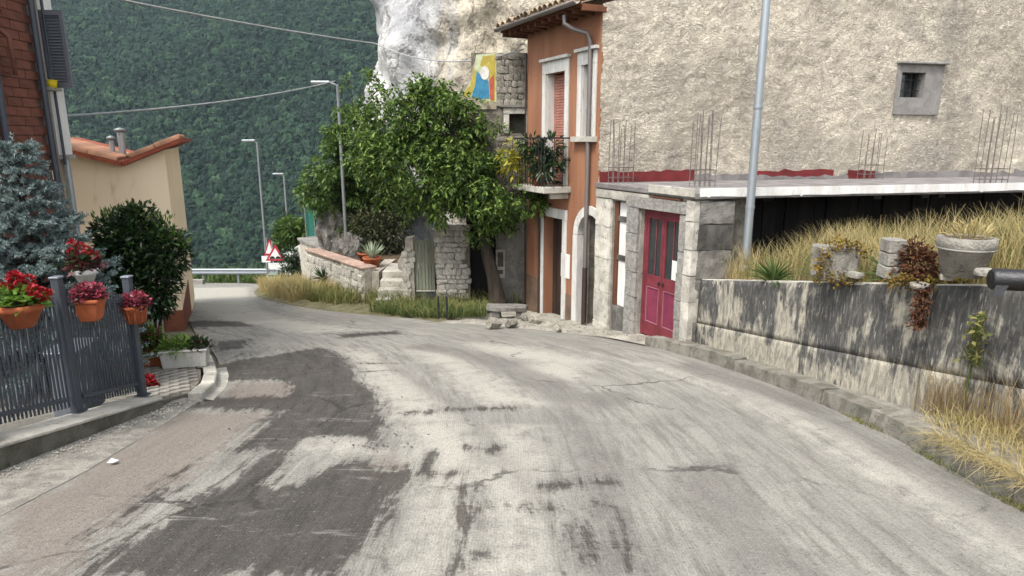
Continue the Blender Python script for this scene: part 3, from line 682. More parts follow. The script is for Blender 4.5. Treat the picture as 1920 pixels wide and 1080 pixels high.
# downpipe with swan neck
A_ = FA.p(1073, 32, -.3); p_ = FA.p(1108, 66, -.07); b_ = FA.p(1099, 622, -.07); xpipe = p_[0]
MB().tube([(A_[0], -.46, A_[1] + .02), (A_[0], -.46, A_[1] - .12), (A_[0] + .12, -.36, A_[1] - .22), (xpipe - .05, -.12, p_[1] + .04), (xpipe, -.075, p_[1] - .12), (xpipe, -.075, FA.p(1102, 505, -.07)[1])], .042, 10).build('downpipe', m_pipe, oh)
MB().tube([(xpipe, -.075, FA.p(1102, 505, -.07)[1] + .02), (xpipe, -.075, b_[1])], .052, 10).build('downpipe_foot', m_pipedark, oh)
def half_pipe(x0, x1, y, z, r_):
    V = []; n = 8
    for x in (x0, x1):
        for k in range(n + 1): a = math.pi + math.pi * k / n; V.append((x, y + r_ * math.cos(a), z + r_ * math.sin(a)))
    return MB().add(V, [(k, k + 1, k + n + 2, k + n + 1) for k in range(n)], True)
g_ = half_pipe(XL, XR, -.54, EZ + .10, .06).build('gutter', m_pipe, oh); md = g_.modifiers.new('t', 'SOLIDIFY'); md.thickness = .008
xq = FA.p(1011, 450, -.05)[0]; MB().tube([(xq, -.05, FA.p(1011, 385, -.05)[1]), (xq, -.05, FA.p(1010, 600, -.05)[1])], .03, 8).build('waste_pipe', m_pipedark, oh)
xq = LXL + .03; MB().tube([(xq, -.05, FA.p(988, 100, -.05)[1]), (xq, -.05, ZB + .2)], .022, 8).build('waste_pipe', m_pipedark, oh)
# balcony
bx0, bx1 = w2[0] - .35, w2[1] + .3; bz = FA.p(1030, 345)[1]
bal = MB().box(bx0, bx1, -.62, -.002, bz - .12, bz).build('balcony', m_concl, oh, .01)
MB().box(bx0 - .01, bx1 + .01, -.63, -.60, bz + .93, bz + .96).box(bx0 - .01, bx0 + .02, -.6, -.03, bz + .93, bz + .96).box(bx1 - .02, bx1 + .01, -.6, -.03, bz + .93, bz + .96).build('handrail', m_iron, bal)
nb = 12
for k in range(nb + 1):
    x = bx0 + (bx1 - bx0) * k / nb; MB().tube([(x, -.615, bz), (x, -.615, bz + .93)], .008, 5).build('baluster', m_iron, bal)
    if k < nb and k % 2 == 0:
        MB().tube([(x + .05 + .05 * math.cos(t), -.615, bz + .5 + .12 * math.sin(t)) for t in np.linspace(0, 6.2, 14)], .006, 4).build('scroll', m_iron, bal)
for yy in (-.4, -.2):
    for x in (bx0, bx1): MB().tube([(x, yy, bz), (x, yy, bz + .93)], .008, 5).build('baluster', m_iron, bal)
for x in (bx0 + .15, bx1 - .15): B('bracket', m_concl, bal, x - .05, x + .05, -.4, -.003, bz - .24, bz - .121)

# ---- plaster gable wall (belongs to the orange house: its side wall) as its own big wall
def plaster():
    s = NT('rough_trowelled_plaster', .93, .15); o = s.co()
    sw = s.noise(2.0, 4, .6, o, 1.2, True)
    wv = s.mix(.22, o, sw)
    rg = lambda sc, rot, st_: s.math('ABSOLUTE', s.math('SUBTRACT', s.noise(sc, 4, .6, s.map(wv, st_, rot), 1.3), .5))
    d1_ = rg(5.5, (0, R(38), 0), (1, 1, 2.0)); d2_ = rg(11, (0, R(-32), 0), (1, 1, 1.9)); d3_ = s.noise(26, 4, .75, wv, .8); bl = s.noise(.7, 5, .62, o, .4); fi = s.noise(90, 3, .6, o)
    c = s.mix(s.step(bl, .38, .64), lin('b3aa9b'), lin('d6ccb9')); c = s.mix(s.math('MULTIPLY', s.step(s.noise(.45, 4, .6, o), .48, .66), .65), c, lin('9b958c')); c = s.mix(s.math('MULTIPLY', s.step(s.noise(1, 5, .65, s.map(o, (1.1, 1.1, .22))), .55, .72), .5), c, lin('8e887f'))
    patch = s.step(s.noise(1.9, 4, .6, o, .6), .35, .62)
    c = s.mix(s.math('MULTIPLY', s.math('MULTIPLY', s.step(d1_, .05, .0), patch), .6), c, lin('706860'))
    c = s.mix(s.math('MULTIPLY', s.step(d2_, .045, .0), .5), c, lin('7a7268'))
    c = s.mix(s.math('MULTIPLY', s.step(d3_, .45, .32), .65), c, lin('6c655b')); c = s.mix(s.math('MULTIPLY', s.step(d3_, .57, .7), .5), c, lin('e0d8c8'))
    h = s.math('ADD', s.math('MULTIPLY', s.step(d1_, 0, .1), .6), s.math('MULTIPLY', s.step(d2_, 0, .09), .5)); h = s.math('ADD', h, s.math('MULTIPLY', d3_, .9)); h = s.math('ADD', h, s.math('MULTIPLY', fi, .12))
    return s.done(c, s.bump(h, .7, .05))
m_plaster = plaster()
gw = T('gable_wall', 'tall rough trowelled beige plaster gable wall with one small barred window', 'wall', (GB.o.x, GB.o.y, 0), R(13))
SLT = .93
gh = px_rect(GB, 1686, 136, 1730, 183)
GL = 11.0
nxg, nzg = 360, 210
def gtop(x): return ETOP + .06 + .29 * min(x, 5.5) - .29 * max(0, x - 5.5)
V = []; keepf = []
for j in range(nzg + 1):
    for i in range(nxg + 1):
        x = GL * i / nxg; z = -2.4 + (gtop(x) + 2.4) * j / nzg
        V.append((x, .03 * mnoise.noise(Vector((x * .9, z * .9, 3))) + .018 * mnoise.noise(Vector((x * 5, z * 6, 1))) + .012 * mnoise.noise(Vector((x * 11 + z * 4, z * 13 - x * 4, 2))), z))
F = []
for j in range(nzg):
    for i in range(nxg):
        a = j * (nxg + 1) + i; q = V[a]; x2, z2 = V[a + nxg + 2][0], V[a + nxg + 2][2]
        if q[0] > gh[0] - .08 and x2 < gh[1] + .08 and q[2] > gh[2] - .08 and z2 < gh[3] + .08: continue
        F.append((a, a + 1, a + nxg + 2, a + nxg + 1))
gm_ = link('plaster_face', np_mesh('plaster_face', V, F, True), m_plaster, gw)
mb = MB(); n = 12
P = [(-.0, -2.4), (GL, -2.4), (GL, gtop(GL)), (5.5, gtop(5.5)), (0, gtop(0))]
mb.prism(P, .36, .5).build('wall_core', m_mortar, gw)
# window with cement surround, hood and bars
sx = px_rect(GB, 1678, 121, 1762, 215); wn_ = MB().box(gh[0], gh[1], .22, .24, gh[2], gh[3]).build('window', m_glass, gw)
wall_holes(sx[0], sx[1], sx[2], sx[3], [gh], .2, .3, y=-.045).build('cement_surround', surf('grey_cement', '86837f', '75726e', 4, '5f5c58', 50, bump=.6), wn_)
B('hood', m_granite, wn_, sx[0] - .03, sx[1] + .05, -.13, .02, sx[3] + .002, sx[3] + .055, .012)
for k in range(4): x = gh[0] + (gh[1] - gh[0]) * (k + .5) / 4; MB().tube([(x, .08, gh[2]), (x, .08, gh[3])], .009, 6).build('bar', m_iron, wn_)
for k in (.3, .72): z = gh[2] + (gh[3] - gh[2]) * k; MB().tube([(gh[0], .08, z), (gh[1], .08, z)], .007, 6).build('bar', m_iron, wn_)
# painted damp-proof band at the foot of the wall above the slab
def band(xa, xb, ya, mat, y=-.06, name='paint_band'):
    n = max(4, int((xb - xa) / 12)); P = []
    for k in range(n + 1):
        px = xa + (xb - xa) * k / n; q = GB.p(px, ya + random.uniform(-3, 3)); P.append((q[0], q[1]))
    b0, b1 = P[0][0], P[-1][0]
    return MB().prism([(b0, SLT - .02), (b1, SLT - .02)] + P[::-1], y, y + .03).build(name, mat, gw)
band(1123, 1300, 320, m_redpaint, -.062); band(1300, 1420, 326, m_screed, -.06); band(1418, 1560, 319, m_redpaint, -.058); band(1420, 1592, 329, m_screed, -.064); band(1588, 1638, 320, m_redpaint, -.066); band(1636, 1900, 322, m_screed, -.059)
o = band(1900, 2200, 318, m_screed, -.061)

# ---- annex with the red door under the concrete slab
ax = T('stone_annex', 'low stone annex with a red double door under an unfinished flat slab', 'annex', (FA.o.x, FA.o.y, 0), R(-65))
ZA = -2.3; SLB = .84
dO = px_rect(FA, 1190, 390, 1268, 640); DRC = .15
wO = px_rect(FA, 1146, 378, 1174, 606)
dh = (FA.p(1198, 500)[0], FA.p(1272, 500)[0], ZA + .02, FA.p(1230, 394)[1]); wh = (FA.p(1146, 500)[0], FA.p(1176, 500)[0], ZA + .3, FA.p(1160, 377)[1])
wall_holes(LX0 + .004, LXC, ZA, SLB, [dh, wh], DRC, .5).build('wall', surf('annex_lime_render', 'a39e93', '86827a', 4, '5b5850', 45, bump=.9, bd=.03), ax)
# red double door
dz0 = FA.p(1230, 634, DRC)[1]; dt = dh[3]
dr = MB().box(dh[0] + .002, dh[1] - .002, DRC - .02, DRC + .015, ZA + .03, dt - .002).build('door', m_reddoor, ax); tag(dr, 'red double door with glazed upper panels')
a, b = dh[0], dh[1]; m_ = (a + b) / 2; zb = dz0 + .01
B('frame_head', m_doorframe, dr, a, b, DRC - .075, DRC - .022, dt - .10, dt - .003); B('frame_post', m_doorframe, dr, a, a + .06, DRC - .075, DRC - .022, zb, dt - .101); B('frame_post', m_doorframe, dr, b - .06, b - .003, DRC - .075, DRC - .022, zb, dt - .101)
H = dt - .12 - zb
for sx0, sx1 in ((a + .062, m_ - .004), (m_ + .004, b - .062)):
    lf = MB()
    z1, z2, z3 = zb + .12 * H, zb + .42 * H, zb + .52 * H
    for (p, q, r_, t) in ((sx0, sx1, zb + .01, z1), (sx0, sx1, z2, z3), (sx0, sx1, dt - .16, dt - .102), (sx0, sx0 + .055, z1, z2), (sx1 - .055, sx1, z1, z2), (sx0, sx0 + .055, z3, dt - .16), (sx1 - .055, sx1, z3, dt - .16)):
        lf.box(p, q, DRC - .06, DRC - .024, r_, t)
    L = lf.build('door_leaf', m_doorframe, dr)
    B('door_panel', m_reddoor, L, sx0 + .07, sx1 - .07, DRC - .052, DRC - .022, z1 + .015, z2 - .015, .012)
    # pale mouldings round the lower panel
    pk = m_ and surf('pink_moulding', '96606c', '8a5462', 6, None, 60) if 'm_pink' not in globals() else m_pink
    globals()['m_pink'] = pk
    for (p, q, r_, t) in ((sx0 + .055, sx1 - .055, z1, z1 + .014), (sx0 + .055, sx1 - .055, z2 - .014, z2), (sx0 + .055, sx0 + .069, z1 + .0145, z2 - .0145), (sx1 - .069, sx1 - .055, z1 + .0145, z2 - .0145)):
        B('moulding', pk, L, p, q, DRC - .066, DRC - .024, r_, t, .003)
    gl = B('glass', m_glass, L, sx0 + .055, sx1 - .055, DRC - .04, DRC - .03, z3, dt - .16, 0)
    xm = sx0 + .055 + (sx1 - sx0 - .11) * .55; B('glazing_bar', m_doorframe, L, xm - .012, xm + .012, DRC - .055, DRC - .041, z3, dt - .16)
    B('curtain', surf('grey_curtain', '5c6468', '464d50', 10, None, 60, streak=True), gl, sx0 + .06, xm - .02, DRC - .0295, DRC - .021, z3 + .01, dt - .17, 0)
    xk = m_ - .05 if sx1 < m_ else m_ + .05
    MB().tube([(xk, DRC - .09, (z2 + z3) / 2), (xk, DRC - .058, (z2 + z3) / 2)], .022, 8).build('knob', m_iron, L)
    if sx1 > m_: B('notice_sheet', m_white, L, sx1 - .2, sx1 - .06, DRC - .066, DRC - .062, z3 + .02, z3 + .34, 0)
# left opening: white boarded door
a, b, c, d = wh
bd = MB().box(a + .002, b - .002, .13, .16, c + .01, d - .002).build('boarded_door', m_brownwood, ax)
zlo = FA.p(1162, 570, .15)[1]
B('white_leaf', m_white, bd, a + .12, b - .02, .07, .128, zlo, d - .02); B('frame_post', m_brownwood, bd, a + .004, a + .11, .04, .128, c + .02, d - .02)
for py in (408, 480): z = FA.p(1162, py, .14)[1]; B('hinge_strap', m_conc_dark, bd, a + .08, b - .01, .045, .069, z - .05, z + .05)
B('threshold_stone', m_concl, ax, a, b, .004, .45, ZA, c + .005, .01); B('threshold_stone', m_stonegrey, bd, a + .02, b - .01, .03, .128, c + .015, zlo - .01)
# jambs, lintels and quoins as single blocks
def blocks(x0, x1, z0, z1, hmin, hmax, y0, y1, mat, par, name='stone_block'):
    z = z0
    while z < z1 - .02:
        h = min(random.uniform(hmin, hmax), z1 - z)
        if z1 - z - h < hmin * .5: h = z1 - z
        dx = random.uniform(-.012, .012); o = MB().box(x0 + dx + .004, x1 + dx - .004, y0 - random.uniform(0, .015), y1, z + .006, z + h - .006)
        rough_block(o.build(name, mat, par)); z += h
def rough_block(o, cuts=2, amt=.010):
    bm = bmesh.new(); bm.from_mesh(o.data); bmesh.ops.subdivide_edges(bm, edges=bm.edges, cuts=cuts, use_grid_fill=True)
    sx_ = random.random() * 50
    for v in bm.verts: v.co += Vector([mnoise.noise(v.co * 7 + Vector((k * 9 + sx_, 0, 0))) * amt for k in range(3)])
    bm.to_mesh(o.data); bm.free(); return o
blocks(LX0 + .02, wh[0] - .01, ZA, wh[3] + .02, .35, .7, -.03, .18, m_stonew, ax)
blocks(wh[1] + .01, dh[0] - .008, ZA, dh[3] + .0, .3, .55, -.045, .3, m_granite, ax)
blocks(dh[1] + .008, LXC - .16, ZA, dh[3] + .0, .3, .5, -.04, .3, m_granite, ax)
blocks(LXC - .155, LXC + .03, ZA, SLB - .03, .32, .62, -.06, .35, m_stonew, ax)
rough_block(MB().box(wh[1] - .02, dh[1] + .2, -.06, .3, dh[3] + .006, dh[3] + .19).build('lintel', m_granite, ax))
rough_block(MB().box(LX0 + .02, dh[0] + .25, -.05, .2, wh[3] + .03, SLB - .02).build('beam', m_concl, ax))
q = FA.p(1222, 368, -.05); q2 = FA.p(1272, 354, -.05); B('wood_plate', m_brownwood, ax, q[0], q2[0] + .06, -.055, .1, dh[3] + .2, SLB - .03)
B('door_step', m_concl, ax, dh[0] - .05, dh[1] + .1, -.32, DRC - .03, ZA, dz0 - .01, .015)
B('side_core', m_mortar, ax, LXC - .48, LXC + .002, .51, 1.0, ZA, SLB - .02, 0)
# slab and the corner pier that faces down the road, in the 13 degree frame
R2 = R(13) - R(-65)      # relative turn
off = FA.w(0, 0, 0); 
def loc(v): d = Vector((v[0], v[1], 0)) - FA.o; return (d.dot(FA.x), d.dot(FA.y))
pier_w = [SBf.w(.02, .0, 0), SBf.w(.62, .0, 0), SBf.w(.62, .9, 0), SBf.w(.02, .9, 0)]
zz = ZA; k = 0
while zz < SLB - .03:
    h = min((.5, .42, .33, .36, .3, .45, .4, .35)[k % 8], SLB - .02 - zz)
    pp = [loc(v) for v in [SBf.w(.04 + random.uniform(-.015, .01), -random.uniform(.0, .04), 0), SBf.w(.60 + random.uniform(-.03, .03), -random.uniform(0, .04), 0), SBf.w(.6, .9, 0), SBf.w(.04, .9, 0)]]
    o = MB().plan(pp, zz + .008, zz + h - .008).build('pier_block', m_conc_dark if k == 6 else (m_stonegrey if k % 3 else m_stonew), ax); rough_block(o, 3, .016); zz += h; k += 1  # one block coloured dark stands in for the shade of an opening
pp = [loc(v) for v in [SBf.w(.08, .03, 0), SBf.w(.56, .03, 0), SBf.w(.56, .85, 0), SBf.w(.08, .85, 0)]]
MB().plan(pp, ZA, SLB - .03).build('pier_core', m_conc_dark, ax)
sc = [loc(v) for v in [W0 - FA.y * .06, C1 - FA.y * .06 - SBf.y * .05, SBf.w(9.3, -.05, 0), GB.w(9.5, -.07, 0), GB.w(.1, -.07, 0)]]
slab = MB().plan(sc, SLB, SLT).build('slab', m_screed, ax, .008)
# white painted fascia with uneven drips
FT = 1.0; FB = .875; low = []
x = 9.3
while x > 0:
    low.append((x, FB + .012 * mnoise.noise(Vector((x * 2, 0, 0))) - (random.uniform(.01, .05) if random.random() < .03 else 0))); x -= random.uniform(.02, .05)
fz = MB().prism([(0, FB)] + low[::-1] + [(9.3, FB), (9.3, FT), (0, FT)], -.075, -.052)
fz.v = [(*loc(SBf.w(v[0], v[1], 0)), v[2]) for v in fz.v]
fo = fz.build('painted_fascia', m_white, slab)
B('side_fascia', m_concl, slab, LXC - 1.1, LXC + .02, -.085, -.062, FB - .01, FT - .006)
# boards closing off the cellar below the slab
bs = T('board_screen', 'row of dark vertical boards, deepened for shade, in the dark cellar under the slab', 'screen', (SBf.w(.7, 1.35, 0)), R(13))
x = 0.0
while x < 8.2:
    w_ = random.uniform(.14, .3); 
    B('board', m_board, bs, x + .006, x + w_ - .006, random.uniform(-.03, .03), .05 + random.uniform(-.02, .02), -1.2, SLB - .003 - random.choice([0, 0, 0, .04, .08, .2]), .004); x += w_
# rebar starter bars
def rebar_at(X_, Y_, n_, h, spread, lab):
    t = T('rebar_column', lab, 'rebar', (X_, Y_, SLT), R(13), 'bare reinforcing bars standing on the slab')
    for k in range(n_):
        x = (k % ((n_ + 1) // 2)) / max(1, (n_ + 1) // 2 - 1) * spread - spread / 2; y = (-.1 if k < n_ / 2 else .1)
        hh = h * random.uniform(.82, 1.02); lean = random.uniform(-.03, .03)
        MB().tube([(x, y, -.02), (x + lean * .4 + random.uniform(-.006, .006), y, hh * .5), (x + lean + random.uniform(-.01, .01), y + random.uniform(-.02, .02), hh)], .0070, 6).build('bar', m_rust, t)
    for z in (.1, .28):
        MB().tube([(-spread / 2, -.115, z), (spread / 2, -.115, z), (spread / 2, .115, z), (-spread / 2, .115, z), (-spread / 2, -.115, z)], .005, 5).build('stirrup', m_rust, t)
def on_slab(px, py):
    d = ray(px, py); t = (SLT - EYE) / d.z; return Vector((d.x * t, d.y * t, SLT))
q = GB.w(GB.p(1150, 320)[0] + .03, -.3, 0); rebar_at(q.x, q.y, 9, 1.15, .40, 'cluster of rusty rebar on the slab beside the orange house')
q = on_slab(1316, 350); rebar_at(q.x, q.y, 10, 1.25, .36, 'dense cluster of tall rebar above the red door corner')
q = GB.w(GB.p(1612, 320)[0], -.3, 0); rebar_at(q.x, q.y, 8, 1.0, .42, 'thin cluster of rebar below the small barred window')
q = on_slab(1856, 347); rebar_at(q.x, q.y, 9, 1.35, .50, 'rightmost cluster of rebar on the slab above the stone planter')
# ------------------------------------------------------------------ verge, apron, pavement on the far side
VG = .13
edge = [(1.75, 11.2), (.9, 11.75), (-.2, 12.35), (-1.4, 13.0), (-3.0, 14.25), (-4.5, 15.25), (-6.2, 17.3), (-7.6, 19.4), (-9.0, 22.6), (-10.4, 26.6), (-11.8, 31)]
m_apron = surf('dusty_rubble_apron', 'a8a498', '8a867b', 3, '6d695f', 30, bump=1.2, bd=.03)
strip('apron', m_apron, [(2.25, 9.9), (1.72, 10.85), (.92, 11.45), (-.2, 12.15), (-1.5, 12.85)], [(2.95, 10.0), (2.35, 11.6), (1.6, 12.9), (.9, 14.4), (-.6, 15.8)], RD(-.008), RD(.03), n=10, jit=.06)
m_verge = surf('verge_earth', '6f6a50', '565238', 4, '857b5e', 40, bump=1, bd=.03)
strip('verge', m_verge, [(x - .1, y - .1) for x, y in edge[3:]], [(.4, 15.75), (-2.2, 15.9), (-4.2, 17.4), (-6.3, 20.5), (-8.0, 24.5), (-9.3, 28.6), (-10.4, 33)], RD(-.006), RD(VG), n=12, jit=.08)

# rubble stones: a few shared lumps placed singly
lumps = []
for k in range(7):
    bm = bmesh.new(); bmesh.ops.create_cube(bm, size=1); bmesh.ops.subdivide_edges(bm, edges=bm.edges, cuts=1, use_grid_fill=True)
    for v in bm.verts:
        n = v.co.normalized() * .62; v.co = v.co.lerp(n, .38) + Vector([mnoise.noise(v.co * 2 + Vector((k * 3.3, j * 7, 0))) * .13 for j in range(3)])
    me = bpy.data.meshes.new('stone'); bm.to_mesh(me); bm.free(); lumps.append(me)
lump_sets = {}
def lump(mat):
    if mat.name not in lump_sets: lump_sets[mat.name] = [m.copy() for m in lumps]; [m.materials.append(mat) for m in lump_sets[mat.name]]
    return random.choice(lump_sets[mat.name])
def rubble(par, x0, x1, z0, z1, y, hs=(.10, .2), ws=(.12, .34), mat=None, proud=.05, ztop_=None, holes=(), zbot=None):
    z = z0; n = 0
    while z < z1:
        h = random.uniform(*hs); x = x0 + random.uniform(-.05, 0)
        while x < x1:
            w = random.uniform(*ws); cx, cz = x + w / 2, z + h / 2
            lim = ztop_(cx) if ztop_ else z1; lo = zbot(cx) if zbot else z0
            if x + w <= x1 + .06 and cz + h * .4 < lim and cz > lo and not any(a - .03 < cx < b + .03 and c - .02 < cz < d + .02 for a, b, c, d in holes):
                link('stone', lump(mat or m_stone), None, par, (cx, y + random.uniform(-.01, .02), cz), (random.uniform(-.1, .1), random.uniform(-.16, .16), random.uniform(-.1, .1)), (w * random.uniform(.9, 1.06), proud * 2 * random.uniform(.8, 1.3), h * random.uniform(.88, 1.08))); n += 1
            x += w
        z += h
    return n

# ---- old stone house behind the tree
SY = 15.6; SF = Frame((0, SY), 0)
sh = T('stone_house', 'old rubble stone house with a dark doorway behind the leaning tree', 'house', (0, SY, 0))
zb = -2.6; xr = SF.p(990, 300)[0]; xl = SF.p(818, 500)[0]; xm = SF.p(851, 250)[0]
dr_h = px_rect(SF, 881, 425, 930, 578); dr_h = (dr_h[0], dr_h[1], zb, dr_h[3]); wn_h = px_rect(SF, 955, 214, 984, 250)
ztl = SF.p(925, 96)[1]; ztr = SF.p(990, 82)[1]
wall_holes(SF.p(884, 150)[0], xr, SF.p(900, 425)[1] + .001, SF.p(930, 99)[1], [wn_h], .25, .4).build('upper_wall', m_mortar, sh)
wall_holes(xl, xr, zb, SF.p(900, 425)[1], [dr_h], .3, .4).build('lower_wall', m_mortar, sh)
B('interior', m_dark, sh, dr_h[0] - .1, dr_h[1] + .1, .42, .5, zb, dr_h[3] + .2, 0); B('interior', m_dark, sh, wn_h[0] - .1, wn_h[1] + .1, .42, .5, wn_h[2] - .1, wn_h[3] + .1, 0)
dd = B('door', m_board, sh, dr_h[0] + .002, dr_h[1] - .002, .26, .30, zb, dr_h[3] - .002, 0)
for k in range(5): w_ = (dr_h[1] - dr_h[0]) / 5; B('door_board', m_board, dd, dr_h[0] + k * w_ + .008, dr_h[0] + (k + 1) * w_ - .008, .235, .258, zb + .1, dr_h[3] - .03)
B('lintel', m_stonew, sh, wn_h[0] - .14, wn_h[1] + .12, -.06, .2, wn_h[3] + .003, wn_h[3] + .14); B('drip_stone', m_stonegrey, sh, wn_h[0] - .2, wn_h[1] + .14, -.1, .1, wn_h[3] + .143, wn_h[3] + .2)
B('jamb', m_stonew, sh, wn_h[0] - .13, wn_h[0] - .002, -.05, .2, wn_h[2], wn_h[3]); B('jamb', m_stonew, sh, wn_h[1] + .002, wn_h[1] + .08, -.05, .2, wn_h[2], wn_h[3])
xmu = SF.p(932, 150)[0]
rubble(sh, xmu, xr - .02, SF.p(960, 300)[1], SF.p(960, 100)[1], -.0, (.1, .19), (.11, .27), m_stone, .05, holes=[(wn_h[0] - .2, wn_h[1] + .14, wn_h[2] - .02, wn_h[3] + .22)])
rubble(sh, xl + .02, dr_h[0] - .02, zb + .25, SF.p(850, 424)[1], -.0, (.09, .18), (.1, .28), m_stonew, .06)
grs = B('render_patch', surf('grey_lime_render', '8a8780', '716e67', 3, '54514b', 40, bump=1, bd=.03), sh, dr_h[1] + .06, xr - .01, -.03, -.004, zb + .3, SF.p(950, 400)[1], .01)
nb_ = px_rect(SF, 930, 467, 947, 520); bxo = B('notice_box', m_concl, sh, nb_[0], nb_[1], -.09, -.031, nb_[2], nb_[3]); B('notice_glass', m_conc_dark, bxo, nb_[0] + .04, nb_[1] - .04, -.096, -.091, nb_[2] + .28, nb_[3] - .06, 0)
B('notice_glass', m_conc_dark, bxo, nb_[0] + .05, nb_[1] - .05, -.095, -.091, nb_[2] + .1, nb_[2] + .2, 0)
# cream plaster field that carries the mural
xa = SF.p(862, 150)[0]
MB().prism([(SF.p(x, y)[0], SF.p(x, y)[1]) for x, y in [(931, 205), (862, 205), (868, 178), (880, 158), (885, 130), (893, 108), (905, 101), (931, 98)]], -.03, -.003).build('plaster_field', surf('cream_plaster', 'a39a86', '8e8573', 3, '746d5e', 50, bump=.6), sh)
# ---- mural: flat painted shapes, each a thin coat of paint
mu = T('wall_mural', 'faded painted figure in yellow, blue and white on the plaster wall', 'mural', (0, SY - .031, 0))
def mpoly(name, pts, mat, y): MB().prism([(SF.p(x, yy)[0], SF.p(x, yy)[1]) for x, yy in pts][::-1], y - .002, y).build(name, mat, mu)
my = surf('mural_yellow', 'aa9a45', '998a42', 5, 'c4bb86', 40); mbl = surf('mural_blue', '33708f', '417f9c', 6, '2b6079', 40); mw = surf('mural_white', 'cccac4', 'bcbab2', 6, None, 40); mr = surf('mural_red', 'b05a48', '9b4d3f', 6, None, 40); mg = surf('mural_pale_green', 'b6bd9c', 'a5ac8a', 6, None, 40)
mpoly('painted_ground', [(893, 103), (931, 100), (931, 192), (866, 180), (884, 150), (890, 128)], mg, -.001)
mpoly('painted_mantle', [(905, 106), (930, 103), (928, 190), (920, 190), (918, 150), (900, 122)], my, -.004)
mpoly('painted_mantle', [(889, 128), (897, 136), (888, 170), (880, 184), (866, 178), (882, 158)], my, -.006)
mpoly('painted_robe', [(894, 133), (903, 142), (916, 152), (918, 184), (900, 186), (884, 182), (891, 160)], mbl, -.008)
mpoly('painted_stole', [(917, 150), (926, 140), (926, 188), (919, 186)], mr, -.010)
mpoly('painted_head', [(909 + 8.5 * math.cos(t), 137 + 13 * math.sin(t)) for t in np.linspace(0, 6.0, 14)], mw, -.012)

# ---- plank gate, stair, garden walls left of the stone house
gt = T('plank_gate', 'grey green plank gate with a dark lower panel between stone walls', 'gate', (SF.p(777, 500)[0], SY + .12, 0))
ga, gb = 0, SF.p(814, 500)[0] - SF.p(777, 500)[0]; gz0, gz1, gzm = SF.p(795, 583)[1], SF.p(795, 452)[1], SF.p(795, 548)[1]
npl = 6
for k in range(npl): B('plank', m_plank, gt, ga + (gb - ga) * k / npl + .004, ga + (gb - ga) * (k + 1) / npl - .004, 0, .03, gzm + .01, gz1 + random.uniform(-.02, .02), .004)
B('kick_panel', m_metaldark, gt, ga + .01, gb - .01, -.012, .03, gz0, gzm); B('rail', m_concl, gt, ga, gb, -.03, -.002, gzm - .01, gzm + .025)
gl_ = T('stair_side_wall', 'whitewashed stepped stone wall beside the garden stair', 'wall', (SF.p(755, 500)[0], SY + .05, 0))
xw = SF.p(777, 500)[0] - SF.p(755, 500)[0]
P = [(-.0, SF.p(750, 590)[1]), (xw - .02, SF.p(750, 590)[1]), (xw - .02, SF.p(765, 445)[1]), (xw - .2, SF.p(765, 447)[1]), (xw - .22, SF.p(760, 466)[1]), (-.12, SF.p(740, 490)[1]), (-.12, SF.p(740, 505)[1]), (0, SF.p(750, 510)[1])]
MB().prism(P, 0, .3).build('wall_body', m_mortar_l, gl_)
rubble(gl_, 0, xw - .03, SF.p(750, 585)[1], SF.p(765, 450)[1], 0, (.09, .17), (.1, .22), m_stonew, .03, ztop_=lambda x: SF.p(740, 497)[1] + max(0, min(1, (x + .1) / (xw - .1))) * .5)
st = T('garden_stair', 'short weathered stone stair climbing between garden walls', 'stairs', (SF.p(735, 570)[0], SY - .35, 0))
for k in range(5):
    x0 = SF.p(700, 500)[0] - SF.p(735, 570)[0]; x1 = SF.p(772, 500)[0] - SF.p(735, 570)[0]
    z0 = SF.p(735, 586)[1] + .165 * k
    rough_block(MB().box(x0, x1 - .02, k * .34, k * .34 + (.44 if k < 4 else 1.2), z0 - .3, z0 + .165).build('step', m_concl, st, .01), 2, .016)
gwl = T('garden_wall', 'low rubble garden wall with pinkish coping behind the lamp pole', 'wall', (-5.05, 18.4, 0), math.atan2(-2.9, 2.35))
# local frame for that wall: from (-6.2,20) to (-3.6,16.6)
A0, A1 = Vector((-6.3, 19.9)), Vector((-3.78, 16.45)); dv = (A1 - A0); Lw = dv.length; gwl.location = (A0.x, A0.y, 0); gwl.rotation_euler = (0, 0, math.atan2(dv.y, dv.x))
wz = lambda x: rz(A0.y + dv.y * x / Lw)
gtp = lambda x: atY(600, 470, 19.9).z + (atY(700, 506, 16.45).z - atY(600, 470, 19.9).z) * (x / Lw)
mb = MB(); n = 8
for k in range(n):
    a, b = Lw * k / n, Lw * (k + 1) / n
    mb.hexa([(a, 0, wz(a) - .3), (b, 0, wz(b) - .3), (b, .3, wz(b) - .3), (a, .3, wz(a) - .3)], [(a, 0, gtp(a)), (b, 0, gtp(b)), (b, .3, gtp(b)), (a, .3, gtp(a))])
mb.build('wall_body', m_mortar_l, gwl)
rubble(gwl, 0, Lw, wz(Lw) - .9, gtp(Lw) + 1.2, 0, (.13, .24), (.16, .42), m_stonew, .045, ztop_=gtp, zbot=lambda x: wz(x) - .1)
m_cop = surf('pink_coping', 'a98f80', '8f7a6d', 6, '6d6258', 40, var=.3)
for k in range(9):
    a, b = Lw * k / 9 + .006, Lw * (k + 1) / 9 - .006
    MB().hexa([(a, -.06, gtp(a) + .004), (b, -.06, gtp(b) + .004), (b, .36, gtp(b) + .004), (a, .36, gtp(a) + .004)], [(a, -.06, gtp(a) + .06), (b, -.06, gtp(b) + .06), (b, .36, gtp(b) + .06), (a, .36, gtp(a) + .06)]).build('coping_stone', m_cop, gwl, .01)
gfill = lambda x, y: gtp(Lw * min(1, max(0, (y - A0.y) / dv.y))) - .06 + .05 * mnoise.noise(Vector((x, y, 0)))
